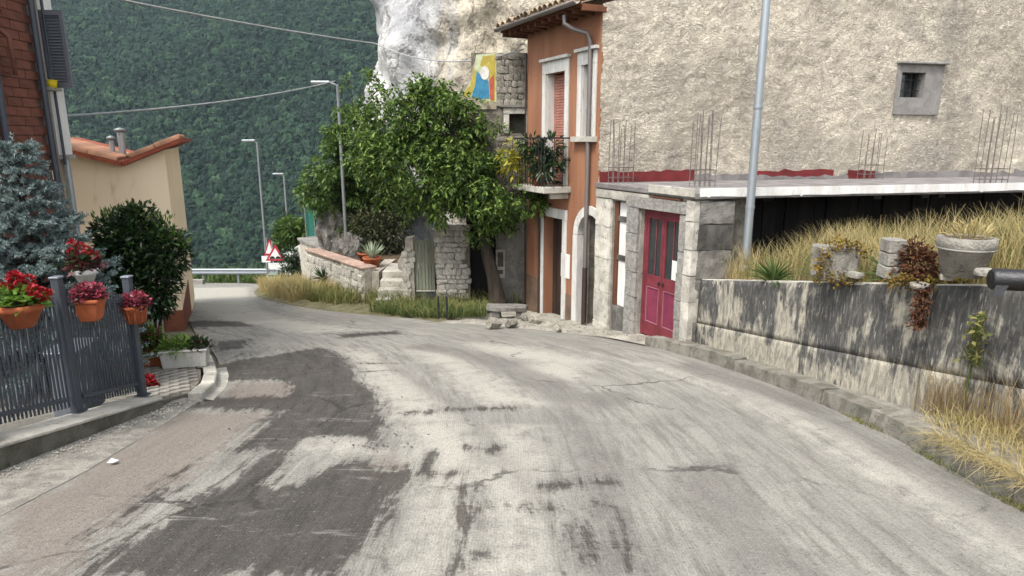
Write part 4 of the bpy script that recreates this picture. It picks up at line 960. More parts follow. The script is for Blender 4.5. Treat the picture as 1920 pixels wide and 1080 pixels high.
strip('garden_bed', m_soil, [(-6.1, 20.05), (-5.0, 18.55), (-4.2, 17.4), (-3.62, 16.62)], [(-5.0, 24), (-2.2, 24), (-1.9, 21), (-1.9, 18.0)], gfill, gfill, n=16, jit=.03)
rt_ = MB().hexa([(-3.60, 16.5, -4), (-3.42, 16.5, -4), (-3.30, 18.4, -4), (-3.62, 18.4, -4)], [(-3.60, 16.5, gtp(Lw) - .07), (-3.42, 16.5, gtp(Lw) - .07), (-3.30, 18.4, gtp(Lw) - .07), (-3.62, 18.4, gtp(Lw) - .07)]).build('return_wall', m_mortar_l, gwl)
rt_.matrix_basis = (Matrix.Translation(gwl.location) @ Matrix.Rotation(gwl.rotation_euler.z, 4, 'Z')).inverted()
# white wall end with sloping coping
pw = T('white_garden_wall', 'whitewashed wall end with a sloping grey coping beside the signs', 'wall', (0, 0, 0))
c = [atY(562, 450, 22.0), atY(600, 470, 20.4)]
gz = lambda p: rz(p.y) - .3
a2, b2 = c[0], c[1]; back = Vector((-.9, 2.2, 0))
mb = MB().hexa([(a2.x, a2.y, gz(a2)), (b2.x, b2.y, gz(b2)), (b2.x + .9, b2.y + .8, gz(b2)), (a2.x + .9, a2.y + .8, gz(a2))], [(a2.x, a2.y, a2.z), (b2.x, b2.y, b2.z), (b2.x + .9, b2.y + .8, b2.z), (a2.x + .9, a2.y + .8, a2.z)])
mb.build('wall_body', surf('whitewashed_wall', 'bcb6a6', 'a39d8e', 5, '7e796d', 40, bump=.9, bd=.03), pw)
d = (b2 - a2).normalized() * .08
MB().hexa([(a2.x - .05, a2.y - .1, a2.z + .01), (b2.x + d.x, b2.y - .1, b2.z + .01), (b2.x + 1, b2.y + .9, b2.z + .01), (a2.x + 1, a2.y + .9, a2.z + .01)], [(a2.x - .05, a2.y - .1, a2.z + .09), (b2.x + d.x, b2.y - .1, b2.z + .09), (b2.x + 1, b2.y + .9, b2.z + .09), (a2.x + 1, a2.y + .9, a2.z + .09)]).build('coping', m_conc, pw, .01)
w2_ = atY(532, 475, 24.5); w3_ = atY(563, 458, 23.0)
MB().hexa([(w2_.x, w2_.y, rz(24.5) - .3), (w3_.x, w3_.y, rz(23) - .3), (w3_.x + .2, w3_.y + .3, rz(23) - .3), (w2_.x + .2, w2_.y + .3, rz(24.5) - .3)], [(w2_.x, w2_.y, w2_.z), (w3_.x, w3_.y, w3_.z), (w3_.x + .2, w3_.y + .3, w3_.z), (w2_.x + .2, w2_.y + .3, w2_.z)]).build('side_wall', m_whitestone, pw)
# green shade net on posts
nt = T('shade_net', 'dark green shade netting on posts above the garden wall', 'netting', (0, 0, 0))
n1, n2 = atY(577, 450, 23.5), atY(612, 462, 22.5); ht = 1.55
s_ = NT('green_netting', .8, .2); gnm = s_.done(s_.mix(s_.step(s_.noise(30, 2), .35, .6), lin('1d4a3f'), lin('2b6354')))
V = []; F = []
for j in range(7):
    for i in range(13): p = n1.lerp(n2, i / 12); V.append((p.x, p.y + .08 * math.sin(i * 1.7) * (.3 + j / 6), p.z - .3 + (ht + .3) * j / 6 + (.05 * math.sin(i * 2.1) if j == 6 else 0)))
F = [(j * 13 + i, j * 13 + i + 1, j * 13 + i + 14, j * 13 + i + 13) for j in range(6) for i in range(12)]
o = link('net', np_mesh('net', V, F, True), gnm, nt); o.modifiers.new('t', 'SOLIDIFY').thickness = .01
for f in (0, .5, 1): p = n1.lerp(n2, f); MB().tube([(p.x, p.y - .1, p.z - .8), (p.x, p.y - .1, p.z + ht + .05)], .025, 6).build('post', m_galvd, nt)

# ---- cliff
def cliffmat():
    s = NT('limestone_cliff', .93, .15); o = s.co()
    a = s.noise(.35, 6, .65, o, .5); st = s.noise(1, 6, .65, s.map(o, (1.3, 1.3, .16)), .5); f = s.noise(7, 6, .7, o, .3); ck = s.math('ABSOLUTE', s.math('SUBTRACT', s.noise(.8, 5, .6, s.map(o, (1, 1, .45), (.3, .5, 0)), .2), .5))
    x = s.sep(o)[0]
    c = s.mix(s.step(a, .38, .62), lin('8f9092'), lin('b6b5b2'))
    warm = s.step(s.math('ADD', x, s.math('MULTIPLY', s.math('SUBTRACT', st, .5), 3.5)), -2.6, -1.4)
    c = s.mix(warm, c, s.mix(s.step(f, .35, .65), lin('a39b8c'), lin('c2b8a4')))
    c = s.mix(s.math('MULTIPLY', s.step(st, .56, .7), .75), c, lin('625f5a'))
    c = s.mix(s.math('MULTIPLY', s.step(f, .46, .3), .55), c, lin('55534f'))
    c = s.mix(s.math('MULTIPLY', s.step(ck, .03, .0), .4), c, lin('55524d'))
    return s.done(c, s.bump(s.math('ADD', s.math('MULTIPLY', f, 1.0), s.math('MULTIPLY', s.step(ck, 0, .05), .4)), .9, .12))
pl_ = [(7.5, 21.5), (4, 20.6), (1, 20.4), (-1.2, 20.9), (-2.8, 21.6), (-4.0, 22.6), (-4.6, 24.3), (-4.9, 26.5), (-4.7, 30), (-3, 34), (3, 35)]
def respl(P, n):
    P = np.array(P, float); L = np.concatenate([[0], np.cumsum(np.linalg.norm(np.diff(P, axis=0), axis=1))]); t = np.linspace(0, L[-1], n)
    return np.stack([np.interp(t, L, P[:, 0]), np.interp(t, L, P[:, 1])], -1)
nc, nz = 260, 170; pc = respl(pl_, nc); 
for _ in range(6): pc[1:-1] = (pc[:-2] + pc[1:-1] * 2 + pc[2:]) / 4
tg = np.gradient(pc, axis=0); nr = np.stack([tg[:, 1], -tg[:, 0]], -1); nr /= np.linalg.norm(nr, axis=1)[:, None]; nr = -nr
zz_ = np.linspace(-4, 13.5, nz); PX = np.repeat(pc[None, :, 0], nz, 0); PY = np.repeat(pc[None, :, 1], nz, 0); PZ = np.repeat(zz_[:, None], nc, 1)
ctr = np.array([1.5, 28.])
out = np.stack([PX - ctr[0], PY - ctr[1]], -1); out /= np.linalg.norm(out, axis=-1, keepdims=True)
big = (fbm(PX / 3.2, PY / 3.2, PZ / 4.0, 3) - .5) * 2.2; med = (fbm(PX * .9, PY * .9, PZ * .7 + 7, 3) - .5) * .9; sm = (fbm(PX * 3.5, PY * 3.5, PZ * 2.4 + 2, 4) - .5) * .34
rid = -np.abs(fbm(PX * .55 + 4, PY * .55, PZ * .45, 3) - .5) * 1.1
dsp = big + med + sm + rid + .4 - .05 * np.clip(PZ - 2, 0, None) ** 1.2 + np.where((PX < -3.2), 1.0 * np.exp(-((PZ - 1.6) / 1.3) ** 2), 0)
PX = PX + out[..., 0] * dsp; PY = PY + out[..., 1] * dsp
idx = np.arange(nc * nz).reshape(nz, nc); Fc = np.stack([idx[:-1, :-1], idx[1:, :-1], idx[1:, 1:], idx[:-1, 1:]], -1).reshape(-1, 4)
ctop = len(PX.ravel())
cl_me = np_mesh('rock_cliff', np.concatenate([np.stack([PX.ravel(), PY.ravel(), PZ.ravel()], -1), [[1.5, 27, 14]]]), Fc, True)
bm = bmesh.new(); bm.from_mesh(cl_me); bm.verts.ensure_lookup_table()
for k in range(nc - 1): bm.faces.new((bm.verts[idx[-1, k]], bm.verts[idx[-1, k + 1]], bm.verts[ctop]))
bmesh.ops.recalc_face_normals(bm, faces=bm.faces); bm.to_mesh(cl_me); bm.free()
tag(link('rock_cliff', cl_me, cliffmat()), kind='structure')
# rocks behind the garden wall
for k, (px, py, Y_, sx_, sz_, lab) in enumerate([(634, 448, 20.6, .95, 1.35, 'tall weathered boulder behind the garden wall beside the lamp pole'), (664, 470, 19.3, .6, .7, 'smaller brown boulder right of the lamp pole above the garden wall')]):
    p = atY(px, py, Y_); bm = bmesh.new(); bmesh.ops.create_icosphere(bm, subdivisions=4, radius=1)
    for v in bm.verts:
        n = v.co.normalized(); v.co = n * (1 + mnoise.noise(n * 1.5 + Vector((k * 9, 0, 0))) * .4 + mnoise.noise(n * 4 + Vector((k, 3, 0))) * .22 + mnoise.noise(n * 11) * .07)
    me = bpy.data.meshes.new('boulder'); bm.to_mesh(me); bm.free()
    tag(link('boulder', me, m_stonegrey, None, p, (0, 0, k), (sx_ * .6, sx_ * .6, sz_ * .75)), lab, 'boulder', 'boulders above the garden wall')

# ---- bench of stone slabs, posts, loose stones
bp = G(950, 592, .08); be = T('stone_bench', 'low stone slab bench at the foot of the leaning tree', 'bench', (bp.x, bp.y + .1, bp.z), R(-6))
rough_block(MB().box(-.42, .44, -.16, .16, .1, .2).build('seat_slab', m_stonegrey, be, .01), 2, .03)
for x in (-.22, .3): rough_block(MB().box(x - .09, x + .09, -.12, .12, -.12, .097).build('support_block', m_stonegrey, be, .01), 2, .02)
for k, (px, py) in enumerate(((822, 592), (838, 592))):
    p = G(px, py, .1); MB_ = MB().tube([(0, 0, -.2), (0, 0, .42)], .022, 6); o = MB_.build('iron_post', m_iron, None, loc=(p.x, p.y, p.z)); tag(o, ('left' if k == 0 else 'right') + ' of two short dark posts in the grass before the stone wall', 'post', 'short posts in the grass')
labs = ['pale loose stone on the rubble apron nearest the bench', 'flat loose stone lying left of the orange house doorway', 'small white stone beside the waste pipe', 'rough loose stone at the verge end of the rubble apron', 'broken stone block under the end of the bench', 'rounded loose stone on the apron before the arched door']
for lab, (px, py, r_) in zip(labs, [(958, 610, .13), (1002, 600, .14), (976, 594, .07), (925, 612, .16), (985, 598, .13), (1046, 618, .08)]):
    p = G(px, py, .05); o = link('loose_stone', lump(m_stone), None, None, (p.x, p.y, p.z + r_ * .2), (random.random(), random.random(), random.random() * 3), (r_ * 1.6, r_ * 1.5, r_)); tag(o, lab, 'stone', 'loose stones by the bench')

# ------------------------------------------------------------------ poles, lamps, signs, wires, guard rail
def pole(px0, py0, px1, py1, Y_, r0, r1, name, lab, mat, head=None, base_drop=.2, grp=None):
    b, t = atY(px0, py0, Y_), atY(px1, py1, Y_); h = t.z - b.z
    o = T(name, lab, 'lamp post' if head else 'pole', (b.x, Y_, b.z), 0, grp)
    MB().tube([(0, 0, -base_drop), (0, 0, h * .3), ((t.x - b.x) * .02, 0, h)], [r0, (r0 + r1) / 2 * 1.02, r1], 12).build('shaft', mat, o)
    MB().lathe([(r0 * 1.6, -.05), (r0 * 1.6, .03), (r0 * 1.05, .07)], 12).build('collar', mat, o)
    if head:
        hx, L = head
        a = MB().tube([(0, 0, h - .04), (hx * .15, 0, h + .02), (hx * L, 0, h + .06)], r1 * .8, 8).build('arm', mat, o)
        hd = MB().box(-.26, .26, -.07, .07, -.04, .03).build('lamp_head', m_galv, o, .02, 2, loc=(hx * (L + .12), 0, h + .06))
        B('lamp_glass', m_concl, hd, -.22, .18, -.055, .055, -.055, -.041, .004)
    return o, h
p1, h1 = pole(1397, 505, 1432, 0, 9.55, .062, .055, 'steel_pole', 'tall galvanised steel pole rising from the terrace grass', m_galv)
# continue the shaft above the picture with its lamp
p1.children[0].scale = (1, 1, 1); MB().tube([(0, 0, h1 - .01), (0, 0, h1 + 2.2)], [.055, .045], 12).build('upper_shaft', m_galv, p1)
for z in (.9, 2.3): MB().lathe([(.066, z), (.068, z + .02), (.066, z + .05)], 12).build('band', m_galv, p1)
p2, h2 = pole(655, 556, 630, 158, 19.2, .055, .04, 'lamp_post', 'slim grey lamp post standing before the rock garden', m_galvd, (-1, .35))
p3_, h3 = pole(503, 520, 487, 266, 26.5, .06, .04, 'lamp_post', 'tall slim lamp post beside the triangular road signs', m_galvd, (-1, .2))
p4_, h4 = pole(543, 470, 534, 328, 32, .06, .045, 'lamp_post', 'farthest lamp post above the bushes at the bend', m_galvd, (-1, .15))
def signpole():
    b = G(519, 538); Y_ = 24.5; g = lambda x, y: atY(x, y, Y_)
    s = T('road_sign', 'red bordered triangular warning sign with a white plate beneath', 'sign', (g(515, 530).x, Y_, 0))
    x0 = g(515, 530).x
    MB().tube([(0, .04, rz(Y_) - .2), (0, .04, g(515, 452).z)], .03, 8).build('post', m_galv, s)
    wht = surf('sign_white', 'cfcfcd', 'bfbfbd', 6, None, 40, bump=.05, rough=.5); red = surf('sign_red', 'a52a35', '94252f', 6, None, 40, bump=.05, rough=.5); blk = surf('sign_black', '1b1b1d', '141416', 6, None, 40, bump=.05, rough=.5)
    def tri(cx, top, bot, wd, Y2, par, sc=1.0):
        a, l, r_ = atY(cx, top, Y2), atY(cx - wd, bot, Y2), atY(cx + wd, bot, Y2); ctr_ = (a + l + r_) / 3
        f = lambda k: [((ctr_ + (q - ctr_) * k).x - par.location.x, (ctr_ + (q - ctr_) * k).z) for q in (l, r_, a)]
        yy = Y2 - par.location.y
        pl2 = MB().prism(f(1.0), yy - .004, yy + .01).build('sign_plate', red, par); MB().prism(f(.66), yy - .010, yy - .006).build('sign_face', wht, pl2); return ctr_
    c_ = tri(516, 458, 489, 18, Y_, s)
    # two humps of the uneven-road symbol
    for dx in (-.11, .11):
        cx = c_.x - s.location.x + dx; zz2 = c_.z - .13
        MB().prism([(cx - .10, zz2)] + [(cx + .10 * math.cos(t), zz2 + .10 * math.sin(t)) for t in np.linspace(math.pi - .2, .2, 7)] + [(cx + .10, zz2)], -.016, -.012).build('symbol', blk, s)
    pr = [g(503, 493), g(534, 505)]; B('lower_plate', wht, s, pr[0].x - x0, pr[1].x - x0, -.006, .012, pr[1].z, pr[0].z)
    s2 = T('road_sign', 'edge-on second triangular sign standing just behind the first', 'sign', (atY(506, 530, 26).x, 26, 0), 0)
    MB().tube([(0, .04, rz(26) - .2), (0, .04, atY(506, 446, 26).z)], .03, 8).build('post', m_galv, s2); tri(505, 446, 479, 10, 26, s2)
    B('lower_plate', wht, s2, -.25, .1, -.006, .012, atY(506, 492, 26).z, atY(506, 480, 26).z)
signpole()
mbx = T('utility_box', 'green metal utility box on the verge below the road signs', 'box', (atY(517, 540, 24.0).x, 24.0, rz(24)))
gm2 = metal('green_box_paint', '5c6f5e', .6, .1, '45524a'); B('cabinet', gm2, mbx, -.2, .2, -.12, .12, -.1, .58, .01); B('lid', gm2, mbx, -.22, .22, -.14, .14, .585, .62, .008); B('door', gm2, mbx, -.17, .17, -.132, -.122, .05, .52, .005)
# wires
def wire(name, lab, a, b, sag, r_=.011, mat=m_cable):
    a, b = Vector(a), Vector(b); pts_ = [a.lerp(b, t) - Vector((0, 0, sag * 4 * t * (1 - t))) for t in np.linspace(0, 1, 26)]
    c0 = pts_[0].copy(); tag(MB().tube([p - c0 for p in pts_], r_, 5).build(name, mat, None, loc=c0), lab, 'cable', 'overhead cables')
wire('overhead_cable', 'upper overhead cable crossing the forested slope to the cliff', atY(-120, -75, 12.2), atY(705, 82, 19.0), .10, .021)
wire('overhead_cable', 'overhead cable strung across the cliff face to the orange house', atY(705, 82, 19.0), FA.w(LXL, -.1, FA.p(990, 90, -.1)[1]), .35, .016)
wire('overhead_cable', 'lower overhead cable from the brick house to the lamp post', atY(124, 217, 10.2), atY(628, 152, 19.2), .12, .016)
# guard rail
gr = T('guard_rail', 'galvanised steel guard rail at the bend in front of the forest', 'guard rail', (0, 0, 0))
ga_, gb_ = Vector((-19.5, 31.6)), Vector((-11.2, 32.8))
prof = [(-.03, .15), (.03, .10), (-.03, .02), (-.03, -.02), (.03, -.10), (-.03, -.15)]
nrm_ = Vector(((gb_ - ga_).y, -(gb_ - ga_).x)).normalized(); V = []; F = []
for i in range(13):
    p = ga_.lerp(gb_, i / 12)
    for (o_, z) in prof: V.append((p.x + nrm_.x * o_, p.y + nrm_.y * o_, rz(p.y) + .62 + z))
F = [(i * 6 + k, i * 6 + k + 1, (i + 1) * 6 + k + 1, (i + 1) * 6 + k) for i in range(12) for k in range(5)]
o = link('rail', np_mesh('rail', V, F), m_galv, gr); o.modifiers.new('t', 'SOLIDIFY').thickness = .008
for i in range(5): p = ga_.lerp(gb_, (i + .4) / 5); B('post', m_galvd, gr, p.x - .05, p.x + .05, p.y + .06, p.y + .16, rz(p.y) - .3, rz(p.y) + .76)
B('kerb_block', m_conc, gr, -17.2, -15.2, 31.5, 31.75, rz(31.6) - .1, rz(31.6) + .22)

# ------------------------------------------------------------------ left side
m_yard = surf('yard_concrete', '7d7a72', '65625b', 3, '4c4a44', 50)
ztb = lambda y: -.42 - .2 * (y - 4.3)
FL_ = [(-3.95, 2.0), (-3.67, 4.3), (-3.45, 6.06)]
bw = T('fence_base_wall', 'low mossy concrete base wall under the grey metal fence', 'wall', (-3.6, 5, rz(5)))
mossy = surf('mossy_concrete', '636156', '4c4a3f', 4, '38381f', 40, bump=.8, bd=.015)
mb = MB(); cp_ = MB()
for (a, b) in zip(FL_[:-1], FL_[1:]):
    mb.hexa([(a[0], a[1], rz(a[1]) - .2), (b[0], b[1], rz(b[1]) - .2), (b[0] - .3, b[1], rz(b[1]) - .2), (a[0] - .3, a[1], rz(a[1]) - .2)][::-1], [(a[0], a[1], ztb(a[1]) - .03), (b[0], b[1], ztb(b[1]) - .03), (b[0] - .3, b[1], ztb(b[1]) - .03), (a[0] - .3, a[1], ztb(a[1]) - .03)][::-1])
    cp_.hexa([(a[0] + .012, a[1], ztb(a[1]) - .028), (b[0] + .012, b[1], ztb(b[1]) - .028), (b[0] - .31, b[1], ztb(b[1]) - .028), (a[0] - .31, a[1], ztb(a[1]) - .028)][::-1], [(a[0] + .012, a[1], ztb(a[1])), (b[0] + .012, b[1], ztb(b[1])), (b[0] - .31, b[1], ztb(b[1])), (a[0] - .31, a[1], ztb(a[1]))][::-1])
inpar(mb.build('wall_body', mossy, bw), bw); inpar(cp_.build('coping', m_concl, bw, .006), bw)
strip('gutter_strip', m_gutter, [(-3.36, 1.2), (-3.16, 3.0), (-3.13, 4.4), (-3.22, 5.7), (-3.29, 6.5)], [(-4.1, 1.2), (-3.85, 3.0), (-3.66, 4.4), (-3.48, 5.95), (-3.5, 6.5)], RD(-.014), RD(.03), n=6, jit=.006)
strip('yard', m_yard, [(-4.1, 2.0), (-3.8, 4.3), (-3.62, 6.06), (-3.7, 6.9)], [(-14, 2), (-14, 5), (-14, 8), (-14, 11.5)], lambda x, y: ztb(y) - .07, lambda x, y: ztb(y) - .1, n=14, jit=.01)
# fence
fline = lambda y: -3.82 + (y - 5.38) * .19
def fence_panel(name, lab, y0, y1, nb_, sheet=False):
    f = T(name, lab, 'fence', (fline((y0 + y1) / 2), (y0 + y1) / 2, ztb((y0 + y1) / 2)), 0, 'metal fence panels')
    ox, oy, oz = f.location; zt = lambda y: ztb(y) - oz
    H_ = 1.06
    for k in range(nb_):
        y = y0 + (y1 - y0) * (k + .5) / nb_; x = fline(y) - ox
        MB().box(x - .005, x + .005, y - oy - .008, y - oy + .008, zt(y) + .06, zt(y) + H_ - .02).build('bar', m_metaldark, f)
    for hz in (.12, H_ - .10):
        a, b = y0 + .02, y1 - .02
        MB().hexa([(fline(a) - ox - .02, a - oy, zt(a) + hz), (fline(a) - ox + .02, a - oy, zt(a) + hz), (fline(b) - ox + .02, b - oy, zt(b) + hz), (fline(b) - ox - .02, b - oy, zt(b) + hz)], [(fline(a) - ox - .02, a - oy, zt(a) + hz + .035), (fline(a) - ox + .02, a - oy, zt(a) + hz + .035), (fline(b) - ox + .02, b - oy, zt(b) + hz + .035), (fline(b) - ox - .02, b - oy, zt(b) + hz + .035)]).build('rail', m_metaldark, f)
    if sheet:
        mb = MB(); a, b = y0 + .03, y1 - .03
        mb.hexa([(fline(a) - ox - .035, a - oy, zt(a) + .05), (fline(a) - ox - .03, a - oy, zt(a) + .05), (fline(b) - ox - .03, b - oy, zt(b) + .05), (fline(b) - ox - .035, b - oy, zt(b) + .05)], [(fline(a) - ox - .035, a - oy, zt(a) + H_ - .1), (fline(a) - ox - .03, a - oy, zt(a) + H_ - .1), (fline(b) - ox - .03, b - oy, zt(b) + H_ - .1), (fline(b) - ox - .035, b - oy, zt(b) + H_ - .1)]).build('backing_sheet', m_metaldark, f)
    else:   # slanting second layer of thin slats
        mb = MB(); n = int((y1 - y0) / .06)
        for k in range(n):
            y = y0 + (y1 - y0) * (k + .5) / n; x = fline(y) - ox - .03
            mb.tube([(x, y - oy - .05, zt(y) + .1), (x, y - oy + .02 * math.sin(k), zt(y) + .5), (x, y - oy + .05, zt(y) + H_ - .1)], .006, 4)
        o = mb.build('slat_layer', m_metalgrey, f); o['kind'] = 'stuff'
    return f
fence_panel('metal_fence', 'grey metal bar fence panel at the left picture edge under the geraniums', 3.0, 5.33, 66)
fence_panel('metal_fence', 'grey metal fence panel with close bars under the two begonia pots', 5.43, 6.10, 22, False)
for lab, y in (('thick grey fence post between the two fence panels', 5.38), ('grey fence end post beside the paved entrance', 6.13)):
    o = T('fence_post', lab, 'post', (fline(y), y, ztb(y)), 0, 'grey fence posts'); B('shaft', m_metaldark, o, -.035, .035, -.035, .035, 0, 1.2, .006); B('cap', m_metalgrey, o, -.042, .042, -.042, .042, 1.201, 1.22, .005); B('foot_plate', m_metaldark, o, -.06, .06, -.06, .06, -.0, .012, .002)
# cabinet behind the fence
cb = T('meter_cabinet', 'grey metal cabinet standing behind the second fence panel', 'cabinet', (-4.02, 5.72, ztb(5.7) - .07), R(8))
B('case', m_metalgrey, cb, -.12, .12, -.22, .22, 0, .62, .008); B('door', m_metalgrey, cb, .121, .135, -.2, .2, .05, .57, .004); B('top_lid', m_metalgrey, cb, -.14, .15, -.24, .24, .622, .645, .004)
rt = T('red_tub', 'red plastic tub on the ground behind the fence at the left edge', 'tub', (-3.98, 4.33, ztb(4.3) - .07)); MB().lathe([(.001, 0), (.17, 0), (.21, .18), (.22, .19), (.2, .185), (.16, .02), (.001, .015)], 20).build('tub_shell', m_reddish, rt); MB().lathe([(.205, .172), (.226, .178), (.226, .195), (.2, .196)], 20).build('rim', m_reddish, rt)

# pavement with setts at the entrance
pv = MB(); 
psy = [(-3.55, 6.15), (-3.42, 6.6), (-3.62, 7.2), (-4.0, 8.0), (-4.5, 9.0), (-5.6, 9.9), (-7.5, 9.0), (-5.2, 6.6)]
pvo = pv.plan(psy, lambda x, y: rz(y) - .15, lambda x, y: rz(y) + .060).build('pavement', m_mortar, None); tag(pvo, kind='structure')
m_sett = surf('grey_sett', '8b877e', '716d65', 6, '56534d', 60, var=.3, bump=.6)
sm_ = MB().box(-.095, .095, -.045, .045, -.03, .012).mesh('sett'); sm_.materials.append(m_sett)
from mathutils.geometry import intersect_point_tri_2d
def inpoly(x, y, P):
    c = False
    for i in range(len(P)):
        (x1, y1), (x2, y2) = P[i], P[i - 1]
        if (y1 > y) != (y2 > y) and x < (x2 - x1) * (y - y1) / (y2 - y1) + x1: c = not c
    return c
ang = R(28); k = 0
for i in range(-40, 60):
    for j in range(-60, 60):
        lx, ly = i * .2 + (.1 if j % 2 else 0), j * .1; x = -4.2 + lx * math.cos(ang) - ly * math.sin(ang); y = 7.4 + lx * math.sin(ang) + ly * math.cos(ang)
        if all(inpoly(x + dx, y + dy, psy) for dx, dy in ((.08, 0), (-.08, 0), (0, .08), (0, -.08))) and x > -5.2 and y < 9 and k < 300:
            link('sett', sm_, None, pvo, (x, y, rz(y) + .065 + random.uniform(-.003, .004)), (-math.atan(.15) , 0, ang + random.uniform(-.02, .02))); k += 1
ek = T('entrance_kerb', 'pale stone kerb round the paved entrance beside the fence', 'kerb', (-3.6, 7, rz(7)))
kpts = [(-3.40, 6.45), (-3.5, 6.95), (-3.72, 7.5), (-3.98, 8.0), (-4.3, 8.6), (-4.7, 9.2)]
for (a, b) in zip(kpts[:-1], kpts[1:]):
    a, b = Vector(a), Vector(b); d = (b - a).normalized(); n_ = Vector((d.y, -d.x)) * .15; g = d * .006; a, b = a + g, b - g
    o = MB().hexa([(p.x, p.y, rz(p.y) - .1) for p in (a, a + n_, b + n_, b)], [(p.x, p.y, rz(p.y) + .085) for p in (a, a + n_, b + n_, b)]).build('kerb_stone', m_concl, ek, .012); inpar(o, ek)
strip('entrance_gutter', m_concl, [(-3.12, 6.5), (-3.26, 7.1), (-3.51, 7.7), (-3.81, 8.3)], [(-3.36, 6.5), (-3.42, 6.9), (-3.62, 7.45), (-3.9, 8.0)], RD(-.012), RD(.02), n=4, jit=.006)

# ---- brick house
bh = T('brick_house', 'red brick house with grey shutter and white bay at the left edge', 'house', (-6.5, 9.4, 0), R(3.4))
m_brick = surf('red_brick', '74483a', '644034', 5, '53382f', 60, var=.35, bump=.6); m_bmort = surf('brick_mortar', '6b5046', '5a443b', 6, None, 50)
BZ0, BZ1 = -1.6, 6.0
MB().box(-6, 0, -4.0, .0, BZ0, BZ1).build('wall_core', m_bmort, bh)
bs_ = MB().box(-.011, .011, -.138, .138, -.055, .055).mesh('brick'); bs_.materials.append(m_brick)
bbev = .12; nbr = 0; rest = MB()
row = 0; z = -.6
while z < BZ1 - .1:
    for k in range(14):
        y = -.14 - .286 * k - (.143 if row % 2 else 0)
        if y < -3.85: continue
        if nbr < 300 and k < 6 and z < 4.6: link('brick', bs_, None, bh, (.008 + random.uniform(-.002, .003), y, z)); nbr += 1
        else: rest.box(-.003, .018 + random.uniform(-.002, .002), y - .138, y + .138, z - .055, z + .055)
    z += .121; row += 1
o = rest.build('brick_rest', m_brick, bh); o['kind'] = 'stuff'
# pipes on the corner and on the face
for (y, r_, m) in ((-.06, .035, m_metaldark), (.03, .022, m_pipe), (-.95, .045, m_metaldark)):
    MB().tube([(.09, y, BZ0), (.09, y, 2.2), (.10, y, BZ1)], r_, 8).build('downpipe', m, bh)
MB().tube([(.06, .24, 1.35), (.07, .22, 2.4), (.08, .20, 4.8)], .02, 6).build('cable', m_metaldark, bh)
MB().tube([(.05, -.72, 3.25), (.10, -.72, 3.3), (.10, -.72, 3.55), (.05, -.72, 3.6)], .03, 6).build('bracket_lamp', m_brick, bh)
MB().tube([(.05, -.7, 2.55), (.16, -.7, 2.5), (.17, -.72, 2.95), (.06, -.72, 3.05)], .03, 6).build('wall_ornament', m_brick, bh)
# white bay past the corner
BF = Frame((-6.5, 9.75), 0)
def bl(px, py): q = BF.p(px, py); return q
zbay0 = atY(115, 290, 9.75).z; zs0 = atY(110, 166, 9.75).z; zs1 = atY(110, 22, 9.75).z
wx = .02
bay = MB().box(-1.5, wx, .10, .52, zbay0, BZ1).build('bay', m_white, bh); MB().box(-1.6, wx + .03, .09, .55, zbay0 - .06, zbay0 - .002).build('bay_sill', m_conc, bay)
w0_, w1_ = .03, .33
shu = MB(); 
for (p, q, r_, t) in ((w0_, w0_ + .05, zs0, zs1), (w1_ - .05, w1_, zs0, zs1), (w0_ + .05, w1_ - .05, zs0, zs0 + .07), (w0_ + .05, w1_ - .05, zs1 - .07, zs1)): shu.box(p, q, .2, .24, r_, t)
so_ = shu.build('shutter', m_shutter, bh); z = zs0 + .09; ln = MB()
while z < zs1 - .09:
    ln.add([(w0_ + .05, .235, z + .03), (w1_ - .05, .235, z + .03), (w1_ - .05, .205, z), (w0_ + .05, .205, z), (w0_ + .05, .24, z + .036), (w1_ - .05, .24, z + .036), (w1_ - .05, .21, z + .006), (w0_ + .05, .21, z + .006)], [(3, 2, 1, 0), (4, 5, 6, 7), (0, 1, 5, 4), (1, 2, 6, 5), (2, 3, 7, 6), (3, 0, 4, 7)]); z += .04
lo_ = ln.build('louvres', m_shutter, so_); lo_['kind'] = 'stuff'
MB().box(w0_ + .05, w1_ - .05, .226, .238, zs0 + .07, zs1 - .07).build('back_panel', m_shutter, so_)
MB().box(.021, .03, .12, .24, zs0, zs1).build('window_recess', m_metaldark, bh)
pf = T('yellow_flower_pot', 'small yellow flower pot on the sill below the grey shutter', 'flower pot', (0, 0, 0)); q = atY(99, 166, 9.47); pf.location = q
MB().lathe([(.001, 0), (.05, 0), (.065, .1), (.055, .1), (.001, .09)], 12).build('pot', m_yellow, pf); MB().lathe([(.06, .094), (.07, .098), (.07, .112), (.055, .112)], 12).build('rim', m_yellow, pf)
# downpipe and pale wall strip below the bay
MB().box(-1.5, wx - .12, .12, .5, BZ0, zbay0 - .07).build('lower_wall', m_cream, bh)
MB().tube([(wx - .05, .42, zbay0 - .06), (wx - .05, .42, BZ0)], .05, 8).build('downpipe', m_galv, bh)
B('sill_shelf', m_conc, bh, .022, .18, .0, .22, zs0 - .05, zs0 - .005)

